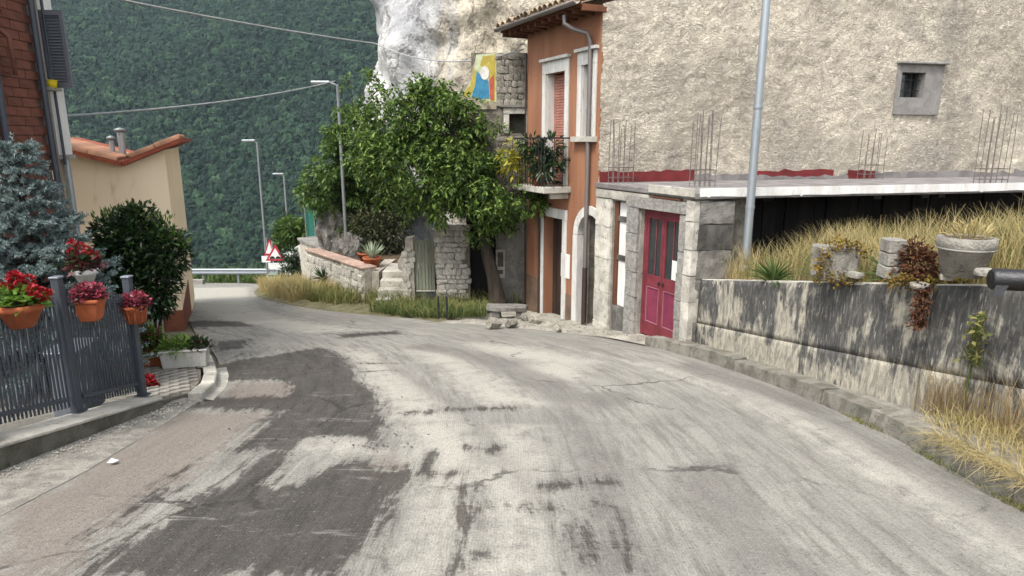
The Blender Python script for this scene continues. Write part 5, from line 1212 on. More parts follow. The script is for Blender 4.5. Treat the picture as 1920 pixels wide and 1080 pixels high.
# ---- cream house with valley roof
ch = T('cream_house', 'cream rendered house with a V-shaped red tiled roofline', 'house', (-6.28, 12.1, 0), R(24))
CF = Frame((-6.28, 12.1), R(24))
cx0 = CF.p(95, 400)[0]; cv = CF.p(230, 300)[0]; zv = CF.p(230, 312)[1]; zr = CF.p(312, 281)[1]; zl = CF.p(138, 290)[1]; cxl = CF.p(138, 290)[0]
zl2 = zl + (zl - zv) / (cxl - cv) * (cx0 - cxl)
MB().prism([(cx0, -2.4), (0, -2.4), (0, zr), (cv, zv), (cx0, zl2)], 0, 5.5).build('wall', m_cream, ch)
B('skirting', m_brownbase, ch, -.9, .012, -.015, 3, -2.4, CF.p(330, 582)[1], .004)
def roofslab(xa_, za, xb_, zb_, over): 
    s = MB().prism([(xa_, za + .01), (xb_, zb_ + .01), (xb_, zb_ + .09), (xa_, za + .09)], -.28, 5.7).build('roof', m_brownbase, ch)
    return s
sl_r = (zr - zv) / (0 - cv)
m_fas = surf('red_brown_fascia', '8e4a35', '7a3e2d', 5, None, 50)
rr = MB().prism([(cv + .005, zv + .012), (.30, zr + .012 + sl_r * .30), (.30, zr + .085 + sl_r * .30), (cv + .005, zv + .085)], -.25, 5.7).build('roof_slope', m_fas, ch)
sl_l = (zl2 - zv) / (cx0 - cv)
rl = MB().prism([(cx0 - .3, zl2 - sl_l * .3 * 1 + .012), (cv - .005, zv + .012), (cv - .005, zv + .085), (cx0 - .3, zl2 - sl_l * .3 + .085)], -.25, 5.7).build('roof_slope', m_fas, ch)
tm2 = coppo(); tm2.materials.append(m_tile)
for par, xa_, xb_, z0_, slp in ((rr, cv + .1, .26, zv + .09, sl_r), (rl, cx0 - .2, cv - .1, zv + .09, sl_l)):
    for i in range(14):
        y = -.15 + i * .2
        n = int(abs(xb_ - xa_) / .36)
        for j in range(n):
            x = xa_ + (xb_ - xa_) * (j + .1) / n; link('roof_tile', tm2, None, par, (x, y, z0_ + (x - cv) * slp + .0), (0, -math.atan(slp), 0) if 0 else (math.atan(slp) , 0, R(-90)) if 1 else None)
for lab, px, pt, pb, r_ in (('flue', 213, 263, 297, .045), ('flue', 231, 248, 292, .06)):
    q0, q1 = CF.p(px, pb, 1.2), CF.p(px, pt, 1.2)
    fl = MB().tube([(q0[0], 1.2, q0[1] - .15), (q0[0], 1.2, q1[1])], r_, 10).build('flue', m_galv, ch); MB().lathe([(r_ * 1.1, -.02), (r_ * 1.7, -.01), (r_ * 1.7, .03), (.005, .06)], 12, (q0[0], 1.2, q1[1] + .03)).build('flue_cap', m_galvd, fl)
B('corner_pillar', m_concl, ch, CF.p(296, 590)[0] - .1, CF.p(305, 590)[0], -.18, -.02, -2.2, CF.p(300, 545)[1])
lt = MB().tube([(-.1, -.05, CF.p(330, 428)[1]), (.12, -.3, CF.p(330, 428)[1]), (.2, -.42, CF.p(330, 430)[1])], .015, 6).build('wall_lantern', m_iron, ch); zl_ = CF.p(345, 430)[1]
MB().lathe([(.02, .02), (.06, -.02), (.05, -.16), (.02, -.18)], 8, (.21, -.43, zl_)).build('lantern_glass', m_metalgrey, lt)
# ------------------------------------------------------------------ foliage tools
def unit(a): return a / np.maximum(1e-9, np.linalg.norm(a, axis=-1, keepdims=True))
def leaf_mesh(name, P, D, L, W, fold=.25, curl=.15):
    """one bent diamond (4 triangles' worth of shape) per leaf; P base points, D directions"""
    n = len(P); D = unit(D); up = unit(RNG.normal(size=(n, 3)) * .5 + np.array([0, 0, 1.]))
    S = unit(np.cross(D, up)); Nn = np.cross(S, D); L = np.broadcast_to(L, (n,))[:, None]; W = np.broadcast_to(W, (n,))[:, None]
    m = P + D * L * .45 - Nn * W * fold; tip = P + D * L - np.array([0, 0, 1.]) * L * curl
    l = P + D * L * .42 + S * W * .5; r_ = P + D * L * .42 - S * W * .5
    V = np.stack([P, l, tip, r_, m], 1).reshape(-1, 3); b = (np.arange(n) * 5)[:, None]
    F = np.concatenate([b + np.array([[0, 4, 1]]), b + np.array([[1, 4, 2]]), b + np.array([[0, 3, 4]]), b + np.array([[3, 2, 4]])])
    return np_mesh(name, V, F)
def in_lobes(lobes, n, shell=.5):
    """random points in a set of ellipsoids (cx,cy,cz,rx,ry,rz), towards the shell, plus outward directions"""
    vol = np.array([l[3] * l[4] * l[5] for l in lobes]); k = RNG.choice(len(lobes), n, p=vol / vol.sum()); L = np.array(lobes)[k]
    d = unit(RNG.normal(size=(n, 3))); r_ = (shell + (1 - shell) * RNG.random(n)) ** .6
    r_ = r_ * (.78 + .45 * fbm(d[:, 0] * 2.3 + k * 5, d[:, 1] * 2.3, d[:, 2] * 2.3, 2))
    return L[:, :3] + d * L[:, 3:] * r_[:, None], d
def spray_leaves(P, D, per, rach, L, W, droop):
    """compound leaves: leaflets in pairs along a drooping stalk"""
    n = len(P); D = unit(D + RNG.normal(size=D.shape) * .8 + np.array([0, 0, -droop])); pp, dd = [], []
    S = unit(np.cross(D, RNG.normal(size=(n, 3))))
    for k in range(per):
        t = (k // 2 + 1) / (per / 2 + .5); q = P + D * rach * t + np.array([0, 0, -1]) * rach * .3 * t * t; sg = 1 if k % 2 else -1
        pp.append(q); dd.append(unit(D * .75 + S * sg * .8 + np.array([0, 0, -.2]) + RNG.normal(size=(n, 3)) * .35))
    return np.concatenate(pp), np.concatenate(dd)
def lobes_px(ls, Y0):
    out = []
    for (px, py, rp, *rest) in ls:
        Yc = Y0 + (rest[0] if rest else 0); c = atY(px, py, Yc); k = Yc / FOC * 1.0; out.append((c.x, c.y, c.z, rp * k, rp * k * .95, rp * k))
    return out
m_leafA = leafmat('tree_leaf', ['1f3214', '354f20', '59742f', '879c4c', '2a441b'], .35)
m_leafB = leafmat('back_tree_leaf', ['334a21', '465f2a', '5a7335', '6f8342'], .35)
m_leafD = leafmat('dark_laurel_leaf', ['142210', '1e3016', '293f1f', '3d5430'], .2, .35)
m_bark = surf('bark', '4a4138', '352e28', 9, '241f1b', 50, bump=1, bd=.03, streak=True)
m_straw = leafmat('straw_grass', ['9c8a5a', 'b09e70', '857a4e', 'bdae82'], .3, .8); m_mixg = leafmat('mixed_grass', ['666c3c', '7c7d4c', '4f5d2e', '918753', '5b6634'], .35, .7); m_green = leafmat('green_grass', ['3b4d25', '4b5e2e', '5e6f3a', '324420'], .35, .7)
m_yleaf = leafmat('yellow_leaf', ['8f8528', 'a59a34', '7c8230', 'b0a84a'], .4)

def tree(name, lab, base, lobes, trunk, limbs, n_spray, per, rach, L, W, mat, droop=.35, grp=None, r0=.16, shell=.35):
    t = T(name, lab, 'tree', base, 0, grp); b = Vector(base)
    tp = [Vector(p) - b for p in trunk]; mb = MB()
    mb.tube(tp, [r0 * (1.35 if i == 0 else 1 - .5 * i / len(tp)) for i in range(len(tp))], 12)
    tr = mb.build('trunk', m_bark, t)
    for i, c in enumerate(lobes):
        if i in limbs or limbs == 'all':
            s = tp[-1] if i % 3 else tp[-2]; e = Vector(c[:3]) - b; mid_ = s.lerp(e, .5) + Vector((random.uniform(-.2, .2), random.uniform(-.2, .2), .12))
            MB().tube([s, s.lerp(mid_, .5) + Vector((0, 0, .05)), mid_, e], [r0 * .42, r0 * .33, r0 * .22, .015], 7).build('limb', m_bark, tr)
            for _ in range(3):
                f = e + Vector([random.uniform(-1, 1) * c[3 + k] * .7 for k in range(3)]); MB().tube([mid_, mid_.lerp(f, .6) + Vector((0, 0, .06)), f], [r0 * .16, .012, .006], 5).build('branch', m_bark, tr)
    P, D = in_lobes(lobes, int(n_spray * 1.75), shell); kp_ = fbm(P[:, 0] * 1.7, P[:, 1] * 1.7, P[:, 2] * 1.9 + 4, 2) > .49; P, D = P[kp_], D[kp_]; P2, D2 = spray_leaves(P, D, per, rach, L, W, droop)
    k = RNG.uniform(.7, 1.25, len(P2)); me = leaf_mesh('crown', P2 - np.array(b), D2, L * k, W * k); link('crown', me, mat, t)
    return t
YT = 15.0
tb = atY(937, 568, YT)
main_base = [(745, 215, 62), (700, 185, 45, .2), (800, 185, 62), (845, 230, 78), (760, 300, 88), (700, 275, 55, .3), (850, 320, 92, -.2), (905, 275, 62), (925, 350, 82, -.4), (985, 345, 66, -.6), (1022, 318, 40, -.5), (780, 365, 50), (845, 385, 42, -.3), (955, 390, 42, -.5), (880, 210, 40), (820, 142, 26), (1005, 370, 30, -.6), (765, 150, 36), (900, 425, 24, -.3)]
main_base = [(a[0], a[1] + (18 if a[1] < 240 else 6), a[2] * .74, *a[3:]) for a in main_base]
sat = []
for k in range(64):
    a = random.choice(main_base); t = random.uniform(0, 6.28); r_ = a[2] * random.uniform(.9, 1.5)
    q = (a[0] + r_ * math.cos(t) * 1.15, a[1] + r_ * math.sin(t) * .9, random.uniform(11, 22), random.uniform(-1.0, 1.0))
    if q[1] < 440 and not (880 < q[0] < 950 and q[1] > 400): sat.append(q)
main_l = lobes_px(main_base + sat, YT)
shade = tree('shade_tree', 'large leafy green tree leaning in front of the stone house', tb, main_l, [tb - Vector((0, 0, .25)), atY(925, 520, YT), atY(912, 470, YT), atY(905, 420, YT - .05), atY(895, 360, YT)], [0, 2, 3, 4, 6, 7, 8, 9, 11, 13, 16], 4300, 10, .25, .112, .048, m_leafA, .12, r0=.17)
bk = lobes_px([(655, 330, 58), (600, 352, 38), (640, 385, 42), (690, 390, 52, .3), (665, 240, 48), (690, 315, 60, .3), (720, 400, 45, .2), (618, 330, 30), (675, 165, 34), (650, 290, 36), (735, 370, 50)], 20.3)
bb = Vector((atY(690, 470, 20.5).x, 20.5, rz(20.5) + .1))
tree('garden_tree', 'lighter green tree behind the slim lamp post and boulders', bb, bk, [bb, bb + Vector((0, 0, 1.2)), bb + Vector((-.2, 0, 2.4)), bb + Vector((-.4, 0, 3.4))], [0, 1, 3, 4, 5, 8], 2700, 8, .28, .16, .072, m_leafB, .1, r0=.14)
# dark undergrowth below that tree
def bush(name, lab, lobes, base, n, L, W, mat, grp=None, stem=True, cat='shrub', shell=.3, mix_=None):
    t = T(name, lab, cat, base, 0, grp); b = np.array(base)
    P, D = in_lobes(lobes, n, shell); D = D + RNG.normal(size=D.shape) * .6 + np.array([0, 0, .15]); k = RNG.uniform(.7, 1.25, n)
    link('foliage', leaf_mesh('foliage', P - b, D, L * k, W * k), mat, t)
    mb = MB()
    for l in lobes[:6]: e = Vector(l[:3]) - Vector(base); mb.tube([(e.x * .1, e.y * .1, -.1), (e.x * .5, e.y * .5, e.z * .5), tuple(e)], [.03, .02, .008], 6)
    mb.build('stems', m_bark, t); return t
ul = lobes_px([(700, 425, 40), (735, 430, 38), (720, 455, 30), (670, 430, 28), (745, 405, 30)], 19.6)
bush('undergrowth_shrub', 'dark shadowed shrub above the terracotta pots in the rock garden', ul, (atY(710, 480, 19.6).x, 19.6, atY(710, 485, 19.6).z), 2600, .13, .055, leafmat('dull_leaf', ['2c3322', '3b4229', '4a4a30', '56523a'], .2))
fb = lobes_px([(545, 430, 26), (565, 440, 22), (528, 448, 18), (555, 455, 22)], 27)
bush('bend_bush', 'bright green bush behind the white garden wall and signs', fb, (atY(545, 500, 27).x, 27, rz(27)), 2600, .2, .09, m_leafB)
db = lobes_px([(546, 478, 16), (552, 492, 14), (538, 495, 13), (560, 505, 14), (540, 515, 16)], 23.2)
bush('dark_shrub', 'small dark shrub right of the triangular sign', db, (atY(546, 540, 23.2).x, 23.2, rz(23.2)), 1300, .13, .05, m_leafD)
# ---- left bush, spruce
lb = lobes_px([(250, 455, 62), (300, 475, 50), (225, 500, 55), (280, 530, 55), (210, 440, 36), (325, 455, 28, .1), (262, 415, 36), (330, 490, 22), (235, 550, 42), (295, 565, 32)], 8.35)
lbb = Vector((atY(262, 520, 8.35).x, 8.35, rz(8.35)))
t_ = bush('laurel_bush', 'dense dark green rounded bush behind the begonia pots', lb, lbb, 9000, .095, .036, m_leafD, shell=.3)
Pn, Dn = in_lobes(lobes_px([(215, 418, 30), (245, 398, 18), (300, 430, 30), (335, 455, 20), (190, 425, 14)], 8.35), 420, .3)
link('young_shoots', leaf_mesh('young_shoots', Pn - np.array(lbb), Dn * .4 + np.array([0, 0, .8]), .09, .026), m_leafB, t_)['kind'] = 'stuff'
sp_b = Vector((-5.05, 6.8, -1.0)); sp_t = T('blue_spruce', 'pale blue spruce growing behind the fence at the left edge', 'tree', sp_b)
m_need = leafmat('blue_needle', ['4c5f5e', '687b7a', '869694', 'a1adaa', '5c6e6a'], .15, .6)
ztop_s = 2.72; MB().tube([(0, 0, -.1), (0, 0, 1.4), (0, 0, ztop_s - .03)], [.07, .045, .012], 8).build('trunk', m_bark, sp_t)
tw = []; brm = MB()
nw = 20
for w in range(nw):
    z = .35 + (ztop_s - .45) * w / (nw - 1); Rr = (.98 * (1 - (z / ztop_s) ** 1.25) + .10); nb_ = 9 if w < 15 else 6
    for k in range(nb_):
        a = 2 * math.pi * k / nb_ + w * .7 + random.uniform(-.2, .2); L_ = Rr * random.uniform(.85, 1.12); dx, dy = math.cos(a), math.sin(a)
        tl = random.uniform(-.05, .35); pts_ = [Vector((dx * L_ * f, dy * L_ * f, z + (tl - .18) * L_ * f + .16 * L_ * f * f)) for f in (0, .35, .7, 1)]
        brm.tube(pts_, [.016, .012, .009, .006], 5)
        tw.append((pts_[1], pts_[3] + (pts_[3] - pts_[2]) * .15))
        nt2 = max(2, int(L_ / .11))
        for j in range(nt2):
            f = .25 + .7 * j / nt2; s = pts_[0].lerp(pts_[3], f) + Vector((0, 0, -.04 * L_)); ln_ = .22 * (1.1 - f * .6)
            for sg in (-1, 1):
                d_ = Vector((dx * .75 - dy * sg * .75, dy * .75 + dx * sg * .75, random.uniform(-.35, .5))).normalized(); tw.append((s, s + d_ * ln_))
for k in range(6): a = k * 1.05; tw.append((Vector((0, 0, ztop_s - .32)), Vector((.10 * math.cos(a), .10 * math.sin(a), ztop_s - .14))))
tw.append((Vector((0, 0, ztop_s - .35)), Vector((0, 0, ztop_s + .05))))
brm.build('branches', m_bark, sp_t)['kind'] = 'stuff'
A_n = np.array([t[0] for t in tw]); B_n = np.array([t[1] for t in tw]); per = 110
f = RNG.random((len(tw), per, 1)); P = (A_n[:, None] * (1 - f) + B_n[:, None] * f).reshape(-1, 3); ax_ = unit(B_n - A_n)[:, None].repeat(per, 1).reshape(-1, 3)
Dn = ax_ * .75 + unit(RNG.normal(size=P.shape)) * .95 + np.array([0, 0, .25]); link('needles', leaf_mesh('needles', P, Dn, RNG.uniform(.032, .05, len(P)), .009, 0, 0), m_need, sp_t)

# ------------------------------------------------------------------ pots with flowers
m_redpet = leafmat('geranium_red', ['8d141d', 'a81c26', '781018'], .25); m_pink = leafmat('begonia_pink', ['8a2a3c', 'a8485a', '6b2230', 'c27a86'], .25)
m_gleaf = leafmat('geranium_leaf', ['55762c', '6c8a38', '466624', '829a48'], .35); m_bronze = leafmat('bronze_leaf', ['5a2a2c', '43262a', '6e3a38'], .2)
def pot_round(par, r0, r1, h, n=20, mat=m_terra):
    MB().lathe([(.001, 0), (r0, 0), (r1, h - .05), (r1 + .018, h - .048), (r1 + .018, h), (r1 - .012, h), (r1 - .02, h - .05), (.001, h - .05)], n).build('pot', mat, par)
    MB().lathe([(.001, h - .035), (r1 - .022, h - .032)], n).build('soil', m_soil, par)
def plant(par, c, rx, ry, rz_, n, L, W, mat, name='leaves', up=.3):
    d = unit(RNG.normal(size=(n, 3))); d[:, 2] = np.abs(d[:, 2]) * 1.0 - .15; r_ = RNG.random(n) ** .45
    P = np.array(c) + d * np.array([rx, ry, rz_]) * r_[:, None]; k = RNG.uniform(.7, 1.3, n)
    return link(name, leaf_mesh(name, P, d + RNG.normal(size=d.shape) * .5 + np.array([0, 0, up]), L * k, W * k), mat, par)
def heads(par, pts_, r_, n, mat, name='flower_head'):
    for c in pts_:
        d = unit(RNG.normal(size=(n, 3))); P = np.array(c) + d * r_ * .65; link(name, leaf_mesh(name, P, d + RNG.normal(size=d.shape) * .4, r_ * .75, r_ * .6), mat, par)
        MB().tube([(c[0] * .5, c[1] * .5, c[2] - .16), c], .004, 4).build('stalk', m_gleaf, par)
q = atY(38, 612, 4.95); gp = T('geranium_pot', 'terracotta bowl of bright red geraniums hung on the fence', 'flower pot', (q.x + .02, 4.95, q.z), 0, 'flower pots on the fence')
pot_round(gp, .085, .15, .185); plant(gp, (0, 0, .2), .2, .18, .13, 260, .07, .065, m_gleaf); heads(gp, [(.02, -.02, .40), (.07, .04, .36), (-.10, .0, .30), (.0, .02, .31), (.19, .03, .25), (.15, -.02, .29), (-.04, .05, .38)], .05, 70, m_redpet)
MB().tube([(-.17, 0, .17), (-.19, 0, .05), (-.19, 0, -.02)], .006, 5).build('hanger', m_iron, gp)
def beg(px, py, Y_, lab, sq):
    q = atY(px, py, Y_); g = T('begonia_pot', lab, 'flower pot', (q.x, Y_, q.z), R(10), 'flower pots on the fence')
    if sq:
        V = [(-.07, -.07, 0), (.07, -.07, 0), (.07, .07, 0), (-.07, .07, 0), (-.1, -.1, .17), (.1, -.1, .17), (.1, .1, .17), (-.1, .1, .17)]
        MB().hexa(V[:4], V[4:]).build('pot', m_terra, g, .008); B('rim', m_terra, g, -.115, .115, -.115, .115, .171, .20, .006); c = .2
    else:
        MB().lathe([(.001, 0), (.085, 0), (.105, .12), (.107, .121), (.107, .16), (.09, .16), (.001, .13)], 10).build('pot', m_terra, g); MB().lathe([(.095, .135), (.118, .14), (.118, .168), (.09, .17)], 10).build('rim', m_terra, g); c = .165
        for k in range(10): a = 2 * math.pi * k / 10; MB().tube([(.087 * math.cos(a), .087 * math.sin(a), .01), (.106 * math.cos(a), .106 * math.sin(a), .125)], .006, 4).build('rib', m_terra, g)
    plant(g, (0, 0, c), .13, .12, .12, 190, .05, .04, m_bronze, 'leaves'); plant(g, (0, 0, c + .03), .135, .13, .13, 330, .034, .03, m_pink, 'flowers')
    MB().tube([(-.11, 0, c - .02), (-.16, 0, c - .02), (-.16, 0, c - .16)], .006, 5).build('hanger', m_iron, g); return g
g1 = beg(172, 600, 5.62, 'square terracotta pot of pink begonias hung on the fence', True)
g2 = beg(256, 604, 6.12, 'ribbed terracotta pot of pink begonias at the fence end post', False)
q = atY(162, 528, 6.5); wp = T('white_pot_geranium', 'white pot of dark red geraniums on a stand behind the fence', 'flower pot', (q.x, 6.5, q.z)); pot_round(wp, .07, .1, .13, 18, m_white)
plant(wp, (0, 0, .14), .16, .16, .2, 240, .06, .05, m_bronze); plant(wp, (-.02, 0, .16), .2, .18, .2, 90, .07, .055, m_leafD, 'leaves'); heads(wp, [(-.09, 0, .40), (-.03, .03, .36), (.05, 0, .33), (-.02, -.05, .27), (.1, .03, .27), (-.12, .02, .3)], .04, 50, m_redpet)
ps = T('plant_stand', 'slender dark stand carrying the white geranium pot', 'stand', (q.x, 6.5, ztb(6.0) - .15)); hh = q.z - (ztb(6.0) - .15)
for k in range(3): a = k * 2.1; MB().tube([(.15 * math.cos(a), .15 * math.sin(a), 0), (.04 * math.cos(a), .04 * math.sin(a), hh * .6), (.08 * math.cos(a), .08 * math.sin(a), hh - .02)], .01, 5).build('leg', m_iron, ps)
MB().lathe([(.001, hh - .02), (.1, hh - .02), (.1, hh - .003), (.001, hh - .003)], 14).build('tray', m_iron, ps)
# white planter box at the entrance kerb
q = G(341, 694, .06); pb = T('white_planter', 'white rectangular planter with low green plants at the entrance', 'planter', (q.x, q.y + .12, q.z), R(14))
m_wpl = surf('white_plastic_planter', 'bdbbb3', 'a9a79f', 5, '84827a', 50, streak=True); V = [(-.25, -.1, .02), (.25, -.1, .02), (.25, .12, .02), (-.25, .12, .02), (-.27, -.12, .23), (.27, -.12, .23), (.27, .14, .23), (-.27, .14, .23)]
MB().hexa(V[:4], V[4:]).build('box', m_wpl, pb, .008); B('rim', m_wpl, pb, -.28, .28, -.13, .15, .231, .25, .005); [B('foot', m_wpl, pb, x - .04, x + .04, -.08, .1, 0, .019, 0) for x in (-.18, .18)]
plant(pb, (-.08, 0, .24), .22, .14, .2, 520, .08, .02, m_gleaf); plant(pb, (.16, 0, .24), .14, .13, .17, 240, .06, .03, m_leafD, 'dark_leaves'); plant(pb, (.2, 0, .25), .12, .1, .16, 70, .05, .03, m_bronze, 'bronze_leaves')
q = G(283, 690, .06); tp_ = T('terracotta_trough', 'terracotta trough with trailing plant beside the white planter', 'planter', (q.x - .02, q.y + .1, q.z), R(14))
V = [(-.16, -.09, 0), (.16, -.09, 0), (.16, .1, 0), (-.16, .1, 0), (-.19, -.11, .17), (.19, -.11, .17), (.19, .12, .17), (-.19, .12, .17)]; MB().hexa(V[:4], V[4:]).build('box', m_terra, tp_, .008); B('rim', m_terra, tp_, -.2, .2, -.12, .13, .171, .195, .005)
plant(tp_, (0, 0, .2), .2, .15, .42, 420, .08, .03, m_gleaf); plant(tp_, (0, 0, .22), .2, .15, .4, 240, .07, .035, m_bronze, 'bronze_leaves')
q = G(282, 728, .05); rf = T('red_salvia', 'small red flowering plant at the foot of the fence end post', 'flower', (q.x, q.y, q.z)); plant(rf, (0, 0, .02), .07, .07, .17, 160, .045, .03, m_redpet, 'petals'); plant(rf, (0, 0, .01), .07, .07, .08, 50, .05, .03, m_leafD)
# rock garden pots
q = atY(705, 500, 17.2); tg1 = T('terracotta_pot', 'terracotta pot with spiky agave on the garden wall by the stair', 'flower pot', (q.x - .1, 17.2, gfill(q.x - .1, 17.2))); pot_round(tg1, .17, .23, .3)
d = unit(np.column_stack([RNG.normal(size=26), RNG.normal(size=26), np.full(26, 1.4)])); m_agv = leafmat('agave', ['7d8a74', '95a088', 'aab39a'], .15)
link('spiky_leaves', leaf_mesh('spiky_leaves', np.tile([[0, 0, .27]], (26, 1)), d, .55, .06, .3, .05), m_agv, tg1)
q = atY(690, 478, 18.3); tg2 = T('terracotta_pot', 'wide terracotta pot half hidden under the dark shrub', 'flower pot', (q.x, 18.3, gfill(q.x, 18.3))); pot_round(tg2, .2, .28, .25); plant(tg2, (0, 0, .25), .25, .25, .2, 90, .1, .05, m_leafD)
q = G(632, 548, .1); yu = T('yucca_plant', 'spiky dark yucca in front of the garden wall left of the lamp post', 'plant', (q.x, 18.6, rz(18.6) + .1)); d = unit(np.column_stack([RNG.normal(size=60), RNG.normal(size=60), RNG.uniform(.2, 1.8, 60)]))
link('spiky_leaves', leaf_mesh('spiky_leaves', np.tile([[0, 0, .45]], (60, 1)), d, .55, .04, .3, .1), m_leafD, yu); MB().tube([(0, 0, 0), (0, 0, .5)], .05, 7).build('stem', m_bark, yu)
# balcony plants
q = FA.w((bx0 + bx1) / 2 + .18, -.45, bz); bpn = T('balcony_plant', 'glossy potted shrub spilling over the iron balcony rail', 'plant', q); pot_round(bpn, .1, .14, .22)
lo = [(q.x + dx - q.x, dy, dz, r_, r_, r_) for dx, dy, dz, r_ in ((0, 0, .55, .26), (.22, -.12, .75, .25), (.1, -.2, .35, .22), (-.15, .05, .8, .22), (.32, -.2, .5, .2))]
P, D = in_lobes(lo, 900, .3); link('foliage', leaf_mesh('foliage', P, D + np.array([0, 0, -.2]), .15, .05), m_leafD, bpn)
P, D = in_lobes(lobes_px([(968, 288, 22), (955, 300, 18), (985, 300, 14), (962, 318, 12)], 14.0), 60, .2)
P2, D2 = spray_leaves(P, D, 4, .15, .13, .06, .4); tag(link('yellow_leaves', leaf_mesh('yellow_leaves', P2 - np.array(tb), D2, .15, .065), m_yleaf, shade), 'cluster of yellowing leaves')

# ------------------------------------------------------------------ grass and ground cover
def blades(name, lab, pts_, hmin, hmax, w, mat, lean=.35, droop=.3, cat='grass', bias=(0, 0, 0)):
    P = np.asarray(pts_, float); n = len(P); h = RNG.uniform(hmin, hmax, n)[:, None]; a = RNG.uniform(0, 6.28, n); l = np.abs(RNG.normal(0, lean, n))
    d = np.column_stack([np.cos(a) * l, np.sin(a) * l, np.ones(n)]) + np.array(bias); d = unit(d); out_ = np.column_stack([np.cos(a), np.sin(a), np.zeros(n)])
    s = np.column_stack([-np.sin(a + RNG.normal(0, .6, n)), np.cos(a), np.zeros(n)]) * w; m = P + d * h * .55; t = P + d * h + out_ * h * droop * RNG.uniform(.2, 1, n)[:, None] - np.array([0, 0, 1]) * h * droop * .4
    V = np.stack([P - s, P + s, m - s * .8, m + s * .8, t - s * .15, t + s * .15], 1).reshape(-1, 3); b = (np.arange(n) * 6)[:, None]
    F = np.concatenate([b + np.array([[0, 1, 3, 2]]), b + np.array([[2, 3, 5, 4]])]); o = link(name, np_mesh(name, V, F), mat); return tag(o, lab, cat, kind='stuff')
def clumped(n, fn, clump=.5):
    out_ = []
    while len(out_) < n:
        p = fn()
        if p is None: continue
        if vn(p[0] * 2.6, p[1] * 2.6, 3.3) > clump * RNG.random() + .15: out_.append(p)
    return out_
def ter_pt(y0, y1, d0, d1):
    y = random.uniform(y0, y1); w = wall_at_y(y); x = w.x + .12 + random.uniform(d0, d1); return (x, y, max(terz(x, y), ztop(y)) - .02)
# terrace: dry grass with a greener second growth
blades('terrace_dry_grass', 'tall dry straw grass growing along the terrace above the retaining wall', clumped(9500, lambda: ter_pt(4.2, 9.7, .12, 2.2), .95), .16, .68, .0030, m_straw, .3, .35)
blades('terrace_green_grass', 'mixed green weeds growing along the terrace under the slab', clumped(4800, lambda: ter_pt(4.0, 9.4, .25, 2.4), .95), .12, .55, .0036, m_mixg, .35, .35)
blades('terrace_straw_edge', 'pale yellow tall grass at the right end of the terrace', [ter_pt(3.9, 5.3, .3, 1.3) for _ in range(2800)], .3, .95, .0036, m_straw, .25, .35)
for px, py, Y_, lab in ((1455, 470, 8.2, 'leftmost spiky green tussock on the terrace, beside the steel pole'), (1555, 470, 7.5, 'spiky green tussock behind the mossy planter'), (1688, 445, 6.7, 'large spiky green tussock beside the concrete block stack')):
    x = atY(px, py, Y_).x; z = terz(x, Y_); o = T('grass_tussock', lab, 'grass', (x, Y_, z), 0, 'spiky tussocks on the terrace'); n = 110
    d = unit(np.column_stack([RNG.normal(size=n), RNG.normal(size=n), RNG.uniform(.6, 2.2, n)])); link('blades', leaf_mesh('blades', np.zeros((n, 3)), d, RNG.uniform(.35, .62, n), .018, .2, .25), m_green, o)
# planters on the terrace
m_oldc = surf('old_concrete_planter', '8f8b82', '78746c', 5, '5a5750', 45, bump=.9, bd=.02)
q = atY(1803, 516, 5.45); bt = T('barrel_planter', 'round weathered concrete planter on the terrace above the wall', 'planter', (q.x, 5.45, q.z), 0)
MB().lathe([(.001, 0), (.155, 0), (.20, .22), (.215, .225), (.218, .325), (.185, .33), (.17, .26), (.001, .25)], 22).build('bowl', m_oldc, bt); MB().lathe([(.205, .222), (.219, .228), (.219, .238), (.207, .243)], 22).build('band', m_conc, bt)
MB().lathe([(.001, .318), (.186, .314)], 22).build('soil', m_soil, bt)
plant(bt, (0, 0, .31), .16, .16, .16, 120, .12, .012, m_straw, 'dry_weeds', .8)
q = atY(1668, 520, 6.15); bk_ = T('block_stack', 'short stack of grey concrete blocks on the terrace wall', 'blocks', (q.x, 6.15, q.z))
for k, (dx, w_) in enumerate(((-.01, .075), (0, .085), (.0, .088))): rough_block(MB().box(dx - w_, dx + w_, -.09, .09, k * .125, k * .125 + .118).build('block', m_oldc, bk_, .008), 2, .01)
q = atY(1562, 522, 7.0); mp = T('mossy_planter', 'square stone planter overgrown with rusty ochre moss', 'planter', (q.x, 7.0, q.z)); rough_block(MB().box(-.2, .2, -.16, .16, 0, .36).build('box', m_oldc, mp, .02), 3, .03)
def moss(par, pts_, r_, n, name='moss'):
    P = []; 
    for c in pts_: P.append(np.array(c) + RNG.normal(size=(n, 3)) * r_)
    P = np.concatenate(P); link(name, leaf_mesh(name, P, RNG.normal(size=P.shape) + np.array([0, -.3, .3]), .035, .028), m_moss, par)['kind'] = 'stuff'
moss(mp, [(-.2, -.15, .05), (-.22, -.14, .15), (-.21, -.15, .25), (-.17, -.15, .34), (-.08, -.17, .38), (.03, -.17, .39), (.13, -.16, .37), (.2, -.15, .32), (-.1, -.2, .03), (.02, -.2, .03), (.13, -.2, .04), (0, 0, .38)], .04, 60)
q = atY(1716, 522, 6.0); rsb = T('rust_sedum', 'rust red dried sedum mound between the block stack and the round planter', 'plant', (q.x, 6.0, q.z)); m_rsed = leafmat('rust_sedum_leaf', ['4d2c1f', '633c29', '3c261c', '714c2e'], .15, .8)
P, D = in_lobes([(0, 0, .14, .17, .15, .18), (-.05, 0, .25, .1, .1, .12), (.1, 0, .12, .12, .1, .12)], 1100, .2); link('leaves', leaf_mesh('leaves', P, D, .05, .025), m_rsed, rsb); moss(rsb, [(x, -.12, .0) for x in np.linspace(-.3, .55, 14)], .035, 50, 'ochre_mat')
